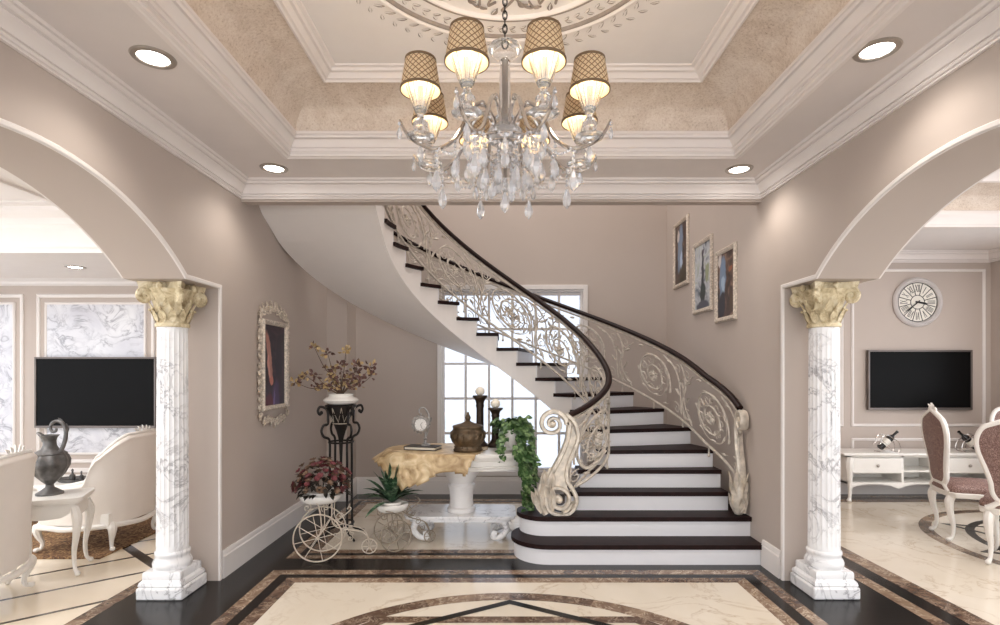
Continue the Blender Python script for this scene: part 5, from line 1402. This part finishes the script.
# red flowers
def px_plant(name, label, px, D, z): return thing(name, label, 'potted plant', (X_(px,D),D,z))
fb = px_plant('flower_basket','bunch of dusky red flowers resting in the larger wire tricycle holder',322,4.37,.487)
mb = MB(); dl = MB(); r5 = random.Random(9)
for k in range(120):
    a = r5.uniform(0,2*pi); e = r5.uniform(-.15,1.0); rr = r5.uniform(.75,1.05)
    c_ = Vector((.225*cos(a)*cos(e*1.3)*rr, .17*sin(a)*cos(e*1.3)*rr, .10+.20*sin(max(e,-.1)*1.35)*rr))
    mi_ = 0 if r5.random() < .55 else 1
    for j in range(7):
        b = 2*pi*j/7; up = (c_-Vector((0,0,.03))).normalized(); t1 = up.orthogonal().normalized(); t2 = up.cross(t1)
        d = t1*cos(b)+t2*sin(b)+up*.5; mb.leaf(c_, d, up, .034, .028, mi_, -.1)
for k in range(150):
    a = r5.uniform(0,2*pi); e = r5.uniform(-.35,1.0); rr = r5.uniform(.5,.95)
    c_ = Vector((.22*cos(a)*cos(e)*rr, .165*sin(a)*cos(e)*rr, .08+.18*sin(e)*rr)); dl.leaf(c_,(cos(a),sin(a),r5.uniform(-.6,.6)),(0,0,1),.06,.035,0,.3)
for k in range(24):
    a = r5.uniform(0,2*pi); dl.tube([(0.03*cos(a),.03*sin(a),.03),(.15*cos(a),.1*sin(a),.14)],.003,4)
dl.build('leaves','darkleaf',fb,angle=80); mb.build('blossoms',['petal','petal2'],fb,angle=80)
bsk = MB(); bsk.lathe([(0,-.0),(.07,.0),(.10,.03),(.105,.05),(.09,.05),(0,.04)],24); bsk.build('pot','ceramic',fb)
# spiky plant
gp = px_plant('spiky_plant','green long-leaved plant resting in the smaller wire tricycle holder',392,4.58,.359)
mb = MB()
for k in range(40):
    a = 2*pi*k/40*2.6+r5.uniform(-.2,.2); el = r5.uniform(.25,1.3) if k % 3 else r5.uniform(.9,1.5)
    ln = r5.uniform(.26,.40); d = Vector((cos(a)*cos(el),sin(a)*cos(el),sin(el)))
    sd = d.cross(Vector((0,0,1))).normalized(); P = []; wd = .052
    vs = []; fs = []
    for i in range(8):
        u = i/7; c_ = Vector((0,0,.03))+d*(ln*u)+Vector((0,0,-1))*(ln*.5*u*u*cos(el)); w_ = wd*.5*(sin(pi*min(1,u*.9+.08))**.7)
        if i == 7: w_ = .001
        vs += [c_-sd*w_+Vector((0,0,w_*.35)), c_, c_+sd*w_+Vector((0,0,w_*.35))]
    for i in range(7): a_ = i*3; fs += [(a_,a_+1,a_+4,a_+3),(a_+1,a_+2,a_+5,a_+4)]
    mb.add(vs,fs)
mb.build('leaves','leaf',gp,angle=80)
mb = MB(); mb.lathe([(0,-.0),(.06,0),(.085,.03),(.085,.045),(.075,.045),(0,.035)],24); mb.build('pot','ceramic',gp)

# ---------------------------------------------------------------- lights, world, camera
def spot(x,y,z,e,size=2.4,blend=.7,c=(1,.93,.85),r=.06):
    l_ = bpy.data.lights.new('spot','SPOT'); l_.energy = e; l_.spot_size = size; l_.spot_blend = blend; l_.color = c; l_.shadow_soft_size = r
    o = bpy.data.objects.new('spot_light',l_); COL.objects.link(o); o.location = (x,y,z); return o
for _,x,y in DLs: spot(x,y,SZ-.03,12)
for x,y in ((-1.64,1.1),(1.72,1.1),(-1.64,-.4),(1.72,-.4)): spot(x,y,SZ-.03,12)
for k in range(8):
    a = radians(22.5+45*k); l_ = bpy.data.lights.new('bulb','POINT'); l_.energy = 1.2; l_.color = (1,.84,.64); l_.shadow_soft_size = .02
    o = bpy.data.objects.new('bulb_light',l_); COL.objects.link(o); o.location = (cx0+.353*cos(a), cy0+.353*sin(a), 2.69)
def area(x,y,z,sx,sy,e,c=(1,1,1),rot=(0,0,0)):
    l_ = bpy.data.lights.new('area','AREA'); l_.shape = 'RECTANGLE'; l_.size = sx; l_.size_y = sy; l_.energy = e; l_.color = c
    o = bpy.data.objects.new('area_light',l_); COL.objects.link(o); o.location = (x,y,z); o.rotation_euler = rot; return o
area(0,5.4,5.6,2.6,1.6,60,(1,.97,.94))                       # unseen fill light added at the top of the stairwell
area(-4.6,2.6,3.0,2.2,3.0,70,(1,.99,.98))                   # unseen area fill added to brighten the living room
area(4.1,2.8,3.38,1.6,3.0,80,(1,.97,.94))                    # unseen broad area light below the dining room ceiling
w = bpy.data.worlds.new('world'); SC.world = w; w.use_nodes = True
w.node_tree.nodes['Background'].inputs[0].default_value = (.94,.97,1.,1); w.node_tree.nodes['Background'].inputs[1].default_value = 2.3
cam = bpy.data.cameras.new('camera'); co = bpy.data.objects.new('camera',cam); COL.objects.link(co)
co.location = (0,0,1.5); co.rotation_euler = (radians(90),0,0); cam.sensor_width = 36; cam.lens = 19.44
cam.shift_x = -.002; cam.shift_y = .0595; cam.clip_start = .02
SC.camera = co
vs_ = SC.view_settings; vs_.view_transform = 'Standard'; vs_.look = 'None'; vs_.gamma = 1; vs_.use_curve_mapping = False; vs_.exposure = 0.5
